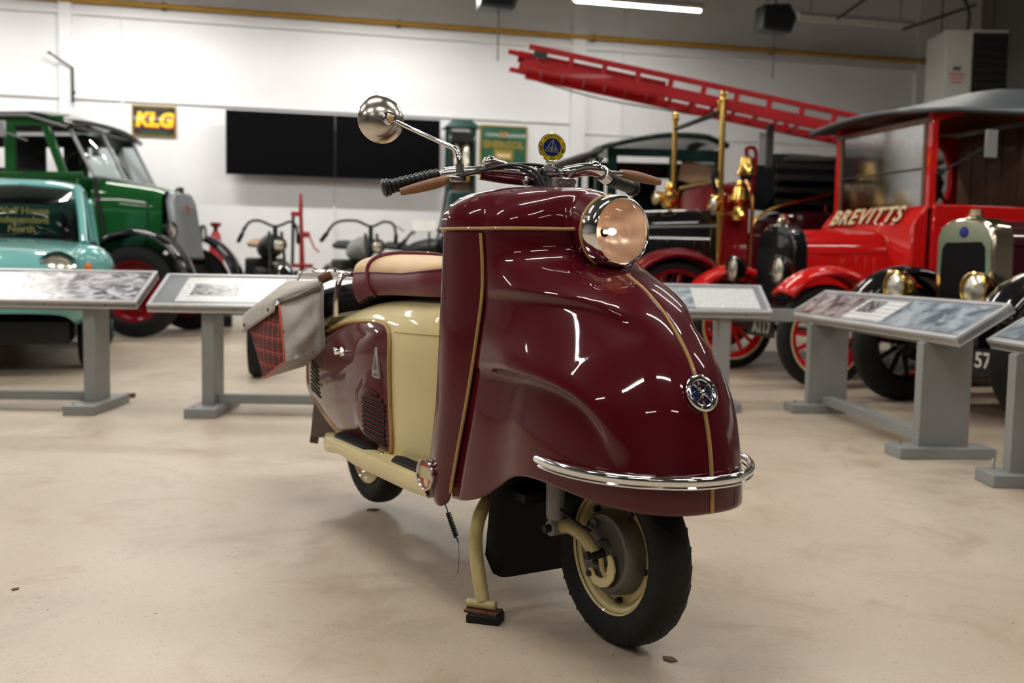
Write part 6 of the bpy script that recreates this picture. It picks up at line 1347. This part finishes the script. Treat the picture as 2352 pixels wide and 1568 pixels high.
# red garage jack with crank
t = thing('garage_jack', 'tall red garage jack stand with crank handle by the wall', 'jack', (-2.62, 12.3, 0), WA)
MB().box((0, 0, 0.06), (0.45, 0.4, 0.10)).build('base', 'oily', t, bevel=0.01); MB().box((0, 0, 0.42), (0.16, 0.16, 0.64)).build('pedestal', 'oily', t, bevel=0.01)
MB().tube([(0.02, 0, 0.7), (0.0, 0, 1.5)], [0.035, 0.022], 10).build('mast', 'red_tool', t); MB().tube([(0, 0, 1.45), (0, 0, 1.68)], [0.03, 0.016], 10).build('mast_head', 'red_tool', t)
MB().box((-0.06, 0, 0.80), (0.42, 0.10, 0.05)).build('cross_arm', 'red_tool', t, bevel=0.008); MB().tube([(-0.10, 0, 0.8), (-0.09, 0, 1.42)], 0.020, 8).build('ratchet_bar', 'oily', t); MB().box((-0.06, 0, 1.43), (0.12, 0.06, 0.06)).build('clamp', 'red_tool', t, bevel=0.008)
MB().box((0.06, -0.02, 1.18), (0.10, 0.07, 0.07)).build('gear_box', 'red_tool', t, bevel=0.01); ck = MB().tube([(0.1, -0.05, 1.17), (0.16, -0.05, 1.02), (0.22, -0.05, 0.97)], 0.010, 6).build('crank', 'red_tool', t)
# red cone shaped fire extinguisher
t = thing('cone_extinguisher', 'red tapering fire extinguisher standing right of the green van', 'extinguisher', (-3.80, 12.75, 0), WA)
MB().lathe([(0.0, 0), (0.17, 0.0), (0.175, 0.05), (0.06, 1.02), (0.04, 1.06), (0.0, 1.07)], (0, 0, 0.15), (0, 0, 1), 24).build('body', 'red_tool', t)
MB().lathe([(0.03, 0), (0.03, 0.06), (0.07, 0.09), (0.07, 0.12), (0, 0.13)], (0, 0, 1.2), (0, 0, 1), 16).build('cap', 'red_dark', t)
MB().box((0, 0, 0.075), (0.40, 0.36, 0.15)).build('stand', 'oily', t, bevel=0.02)
# tyre standing on edge behind the bag
t = thing('loose_tyre', 'worn dark tyre standing on edge behind the tartan bag', 'tyre', (-1.885, 7.35, 0), math.radians(100))
MB().lathe([(0.20, 0.03), (0.23, 0.052), (0.27, 0.055), (0.29, 0.035), (0.295, 0), (0.29, -0.035), (0.27, -0.055), (0.23, -0.052), (0.20, -0.03), (0.215, 0)], (0, 0, 0.295), (0, 1, 0), 40).build('tyre', 'rubber', t, ang=45)
MB().lathe([(0.205, 0.026), (0.19, 0.01), (0.19, -0.01), (0.205, -0.026)], (0, 0, 0.295), (0, 1, 0), 40).build('rim', 'bike_grey', t)
# scraps on the floor
for i, (x, y, s, lb) in enumerate(((-0.475, 3.42, 0.022, 'tiny brown leaf scrap on the floor near the rear wheel'), (-1.28, 2.53, 0.012, 'tiny brown scrap on the floor at the left edge'), (0.36, 2.14, 0.018, 'small pale flake on the floor right of the front tyre'), (-2.37, 6.12, 0.04, 'brown wedge on the floor beside the left panel foot'))):
    o = MB().prism([(-s, -s * 0.4), (s * 0.2, -s * 0.7), (s, 0.1 * s), (s * 0.3, s * 0.6), (-s * 0.7, s * 0.5)], 0, s * 0.18 if i < 3 else 0.025).build('floor_scrap', 'leaf'); place(o, (x, y, 0.0005), i * 1.1); tag(o, lb, 'scrap')
# ------------------------------------------------------------------ labels of parts that look different from the rest of their thing
for o in bpy.data.objects:
    if o.parent and not o.get('label'):
        lb = {'headlamp': None, 'club_badge': 'yellow and blue round club badge', 'mirror': 'round chrome mirror on a bent stem', 'bumper_bar': 'chrome bumper bar wrapped round the nose', 'horn_grille': 'pierced chrome grille on the nose',
              'tartan_side': 'red tartan side panel', 'licence_disc_holder': 'round chrome licence disc holder', 'brake_lever': 'tan covered lever', 'mud_flap': 'black rubber mud flap', 'spare_tyre': 'black spare tyre under the rack',
              'bell': 'shiny brass bell', 'scuttle_letters': 'cream BREVITTS lettering', 'rear_rack': 'chrome tube rack', 'seat_strap': 'maroon strap over the seat', 'engine_panel': 'maroon engine side panel with louvres',
              'rear_body': 'cream rear bodywork', 'centre_stand': 'cream centre stand leg', 'folded_hood': 'folded black hood', 'window_card': 'dark green card with gold lettering'}.get(o.name.split('.')[0])
        if lb: o['label'] = lb
